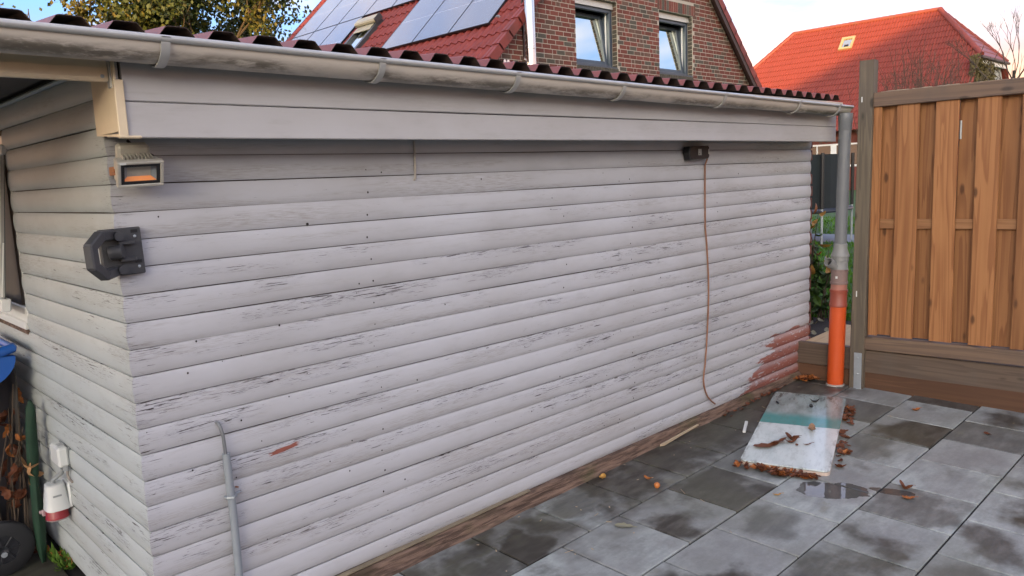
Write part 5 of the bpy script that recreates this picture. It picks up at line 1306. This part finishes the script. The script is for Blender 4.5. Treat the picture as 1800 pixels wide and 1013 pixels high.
# creeper on the far house's end wall
b = MB(); rg = random.Random(77)
for i in range(1500):
    x = RX2-HW-1.0 + (rg.random()**1.3)*3.6; z = rg.uniform(4.6, 6.5 - .12*abs(x-41.5)); y = ya+.2-rg.random()*.25
    leaf_geo(b, Matrix.Translation((x,y,z)) @ rotM(rg.uniform(-3,3), rg.uniform(-3,3), rg.uniform(-3,3)), .16, .11, .5, False)
tag(obj('wall_creeper', b, leaf_mat('olive_creeper_leaf', (.09,.08,.03), (.14,.11,.045))), 'olive brown creeper on the end wall of the distant red roofed house', 'creeper')

# ------------------------------------------------------------------ trees
def limb(b, p, d, L_, r, depth, tips, rg, spread=.6):
    q = p + d*L_; mid_ = (p+q)/2 + Vector((rg.uniform(-1,1), rg.uniform(-1,1), 0))*L_*.06
    b.tube([p, mid_, q], [r, r*.85, r*.68], 6 if depth > 1 else 4, cap=False)
    if depth == 0: tips.append(q); return
    for i in range(rg.choice((2,3)) if depth > 1 else 3):
        nd = (d + Vector((rg.uniform(-1,1), rg.uniform(-1,1), rg.uniform(-.3,.7)))*spread).normalized()
        limb(b, q, nd, L_*rg.uniform(.62,.85), r*.62, depth-1, tips, rg, spread)
    if depth > 1: tips.append(q)
def leafy_tree(label, base, H, cx, cz, rx, rz_, seed, nclump, nleaf):
    t = thing('oak_tree', label, 'tree', base, 'oak trees behind the shed'); rg = random.Random(seed); b = MB(); base = Vector(base); tips = []
    b.tube([base, base+Vector((0,0,H*.5)), base+Vector((.1,0,H))], [.28,.22,.15], 10)
    for i in range(6): limb(b, base+Vector((.05,0,H*rg.uniform(.72,1.0))), Vector((math.cos(i*1.05+seed), math.sin(i*1.05+seed), rg.uniform(.3,1.2))).normalized(), rx*.5, .09, 3, tips, rg, .55)
    obj('trunk', b, BARK, t)
    cr_ = [MB(), MB(), MB()]; cen = []
    for i in range(nclump):
        if i < len(tips)*.5: c = rg.choice(tips)
        else:
            while True:
                v = Vector((rg.uniform(-1,1), rg.uniform(-1,1), rg.uniform(-1,1)))
                if .35 < v.length < 1: break
            c = Vector((cx+v.x*rx, base.y+v.y*rx, cz+v.z*rz_))
        cen.append((c, rg.uniform(.28,.66), rg.choice((0,0,1,1,2))))
    for i in range(nleaf):
        c, s, m_ = rg.choice(cen); p = c + Vector((rg.gauss(0,s), rg.gauss(0,s), rg.gauss(0,s*.75)))
        L_ = rg.uniform(.17,.29); M_ = Matrix.Translation(p) @ rotM(rg.uniform(-3,3), rg.uniform(-1.5,1.5), rg.uniform(0,6.3)); w_ = L_*.33
        k = m_ if rg.random() < .75 else rg.choice((0,1,2))
        cr_[k].add([M_ @ Vector(v) for v in ((-L_/2,0,0),(0,-w_,.012),(L_/2,0,0),(0,w_,.012))], [(0,1,2,3)])
    mb = MB()
    for k in range(3): mb.add(cr_[k].v, cr_[k].f, k)
    obj('crown', mb, CROWN, t)
leafy_tree('olive green oak behind the shed, nearest the left edge of the picture', (11.78,37.3,-.3), 8.2, 12.1, 12.45, 3.6, 3.2, 3, 80, 11000)
leafy_tree('fuller green oak behind the shed, next to the solar panel roof', (16.37,35.1,-.3), 8.2, 16.45, 12.7, 4.0, 3.6, 8, 110, 16000)
def bare_tree(name, label, base, H, r, seed, depth, spread, cat, lean=(0,0)):
    t = thing(name, label, cat, base); rg = random.Random(seed); b = MB(); base = Vector(base); tips = []
    top = base+Vector((lean[0],lean[1],H)); b.tube([base, top], [r, r*.7], 8); obj('trunk', b, BARK, t); b = MB()
    for i in range(7): limb(b, base+(top-base)*rg.uniform(.45,1.0), Vector((rg.uniform(-.5,.5), rg.uniform(-.7,.7), 1)).normalized(), H*rg.uniform(.16,.26), r*.45, depth, tips, rg, spread)
    obj('branches', b, BARK, t)
bare_tree('bare_tree', 'leafless tree against the sky right of the red roofed house', (23.5,3.1,.0), 3.9, .045, 4, 4, .34, 'tree')
sh = thing('twiggy_shrub', 'brown leafless shrub behind the fence in front of the red roof', 'shrub', (9.5,.6,.29)); rg = random.Random(15); b = MB()
for i in range(130):
    p = Vector((9.5+rg.uniform(-.25,.25), .75+rg.uniform(-.3,.3), .29)); q = Vector((9.5+rg.uniform(-.6,.6), .75+rg.gauss(0,.33), rg.uniform(2.5, 3.05) - .1*rg.random())); mm = (p+q)/2 + Vector((rg.uniform(-.1,.1), rg.uniform(-.15,.15), .2))
    b.tube([p, mm, q], [.006,.004,.0018], 4, cap=False)
    for k in range(3):
        e = mm.lerp(q, rg.uniform(.3,1)); b.tube([e, e+Vector((rg.uniform(-.15,.15), rg.uniform(-.15,.15), rg.uniform(.02,.2)))], [.003,.0014], 3, cap=False)
obj('twigs', b, TWIG, sh)

# ------------------------------------------------------------------ added house, out of view: roofline shaped to shade the yard and far roof
su = Vector((math.cos(R(SUN_AZ)), math.sin(R(SUN_AZ)), 0)); sv = Vector((su.y, -su.x, 0))
hs_ = thing('added_sun_blocker', 'unseen tall brick house with a lower wing, added to block the low sun', 'house', (su*50+sv*-6)[:])
def sp(s_, a_, z_): v = su*a_ + sv*s_; return (v.x, v.y, z_)
b = MB()
prof_ = [(-27.5, 0), (-27.5, 9.8), (-17, 14.5), (-6.5, 9.8), (-6.5, 0)]; n = len(prof_)
b.add([sp(s_, 45, z) for s_, z in prof_]+[sp(s_, 57, z) for s_, z in prof_], [tuple(range(n)), tuple(reversed(range(n, 2*n)))]+[(i, n+i, n+(i+1) % n, (i+1) % n) for i in range(n)])
obj('sun_blocker_main_block', b, BR_B, hs_)
prof_ = [(45, 0), (45, 6.5), (50, 9.8), (57, 6.5), (57, 0)]
b = MB(); b.add([sp(-6.45, a, z) for a, z in prof_]+[sp(14, a, z) for a, z in prof_], [tuple(range(n)), tuple(reversed(range(n, 2*n)))]+[(i, n+i, n+(i+1) % n, (i+1) % n) for i in range(n)])
obj('sun_blocker_lower_wing', b, BR_B, hs_)
for (s0, s1, z0, z1) in [(-25+i*4.6, -23.4+i*4.6, zz, zz+1.4) for i in range(4) for zz in (1.2, 4.2, 7.2)] + [(-4.5+i*4.5, -2.9+i*4.5, zz, zz+1.4) for i in range(4) for zz in (1.2, 4.2)]:
    b = MB(); b.add([sp(s0,44.9,z0),sp(s1,44.9,z0),sp(s1,44.9,z1),sp(s0,44.9,z1),sp(s0,45.1,z0),sp(s1,45.1,z0),sp(s1,45.1,z1),sp(s0,45.1,z1)], [(0,1,2,3),(0,4,5,1),(1,5,6,2),(2,6,7,3),(3,7,4,0)]); obj('window', b, GLASS, hs_)  # window of the added sun blocker

# added house, out of view: cuts the low sky light from behind the camera
oh = thing('added_sky_blocker', 'unseen red brick house with white windows, added to cut the low sky light', 'house', (7,-21,0))
b = MB(); x0, x1, y0, y1, ze, zr = 1.5, 14., -25., -17., 2.9, 6.6; ym = (y0+y1)/2
b.add([(x0,y0,-.3),(x0,y1,-.3),(x0,y1,ze),(x0,ym,zr),(x0,y0,ze),(x1,y0,-.3),(x1,y1,-.3),(x1,y1,ze),(x1,ym,zr),(x1,y0,ze)], [(4,3,2,1,0),(5,6,7,8,9),(1,2,7,6),(0,5,9,4)])
obj('sky_blocker_brick_wall', b, BR_R, oh)
b = MB(); b.add([(x0-.3,y1+.4,ze-.35),(x1+.3,y1+.4,ze-.35),(x1+.3,ym,zr+.1),(x0-.3,ym,zr+.1),(x1+.3,y0-.4,ze-.35),(x0-.3,y0-.4,ze-.35)], [(0,1,2,3),(3,2,4,5)]); obj('roof', b, TILE1, oh)  # roof of the added sky blocker
for wx in (2.0, 4.6, 7.5, 10.2):
    b = MB(); b.box(wx, wx+1.5, y1-.02, y1+.03, .9, 2.3, .01); f_ = obj('window', b, WINW, oh); b = MB(); b.box(wx+.1, wx+.7, y1+.031, y1+.036, 1.0, 2.2); b.box(wx+.8, wx+1.4, y1+.031, y1+.036, 1.0, 2.2); obj('pane', b, GLASS, f_, kind='stuff')  # windows and panes of the added sky blocker
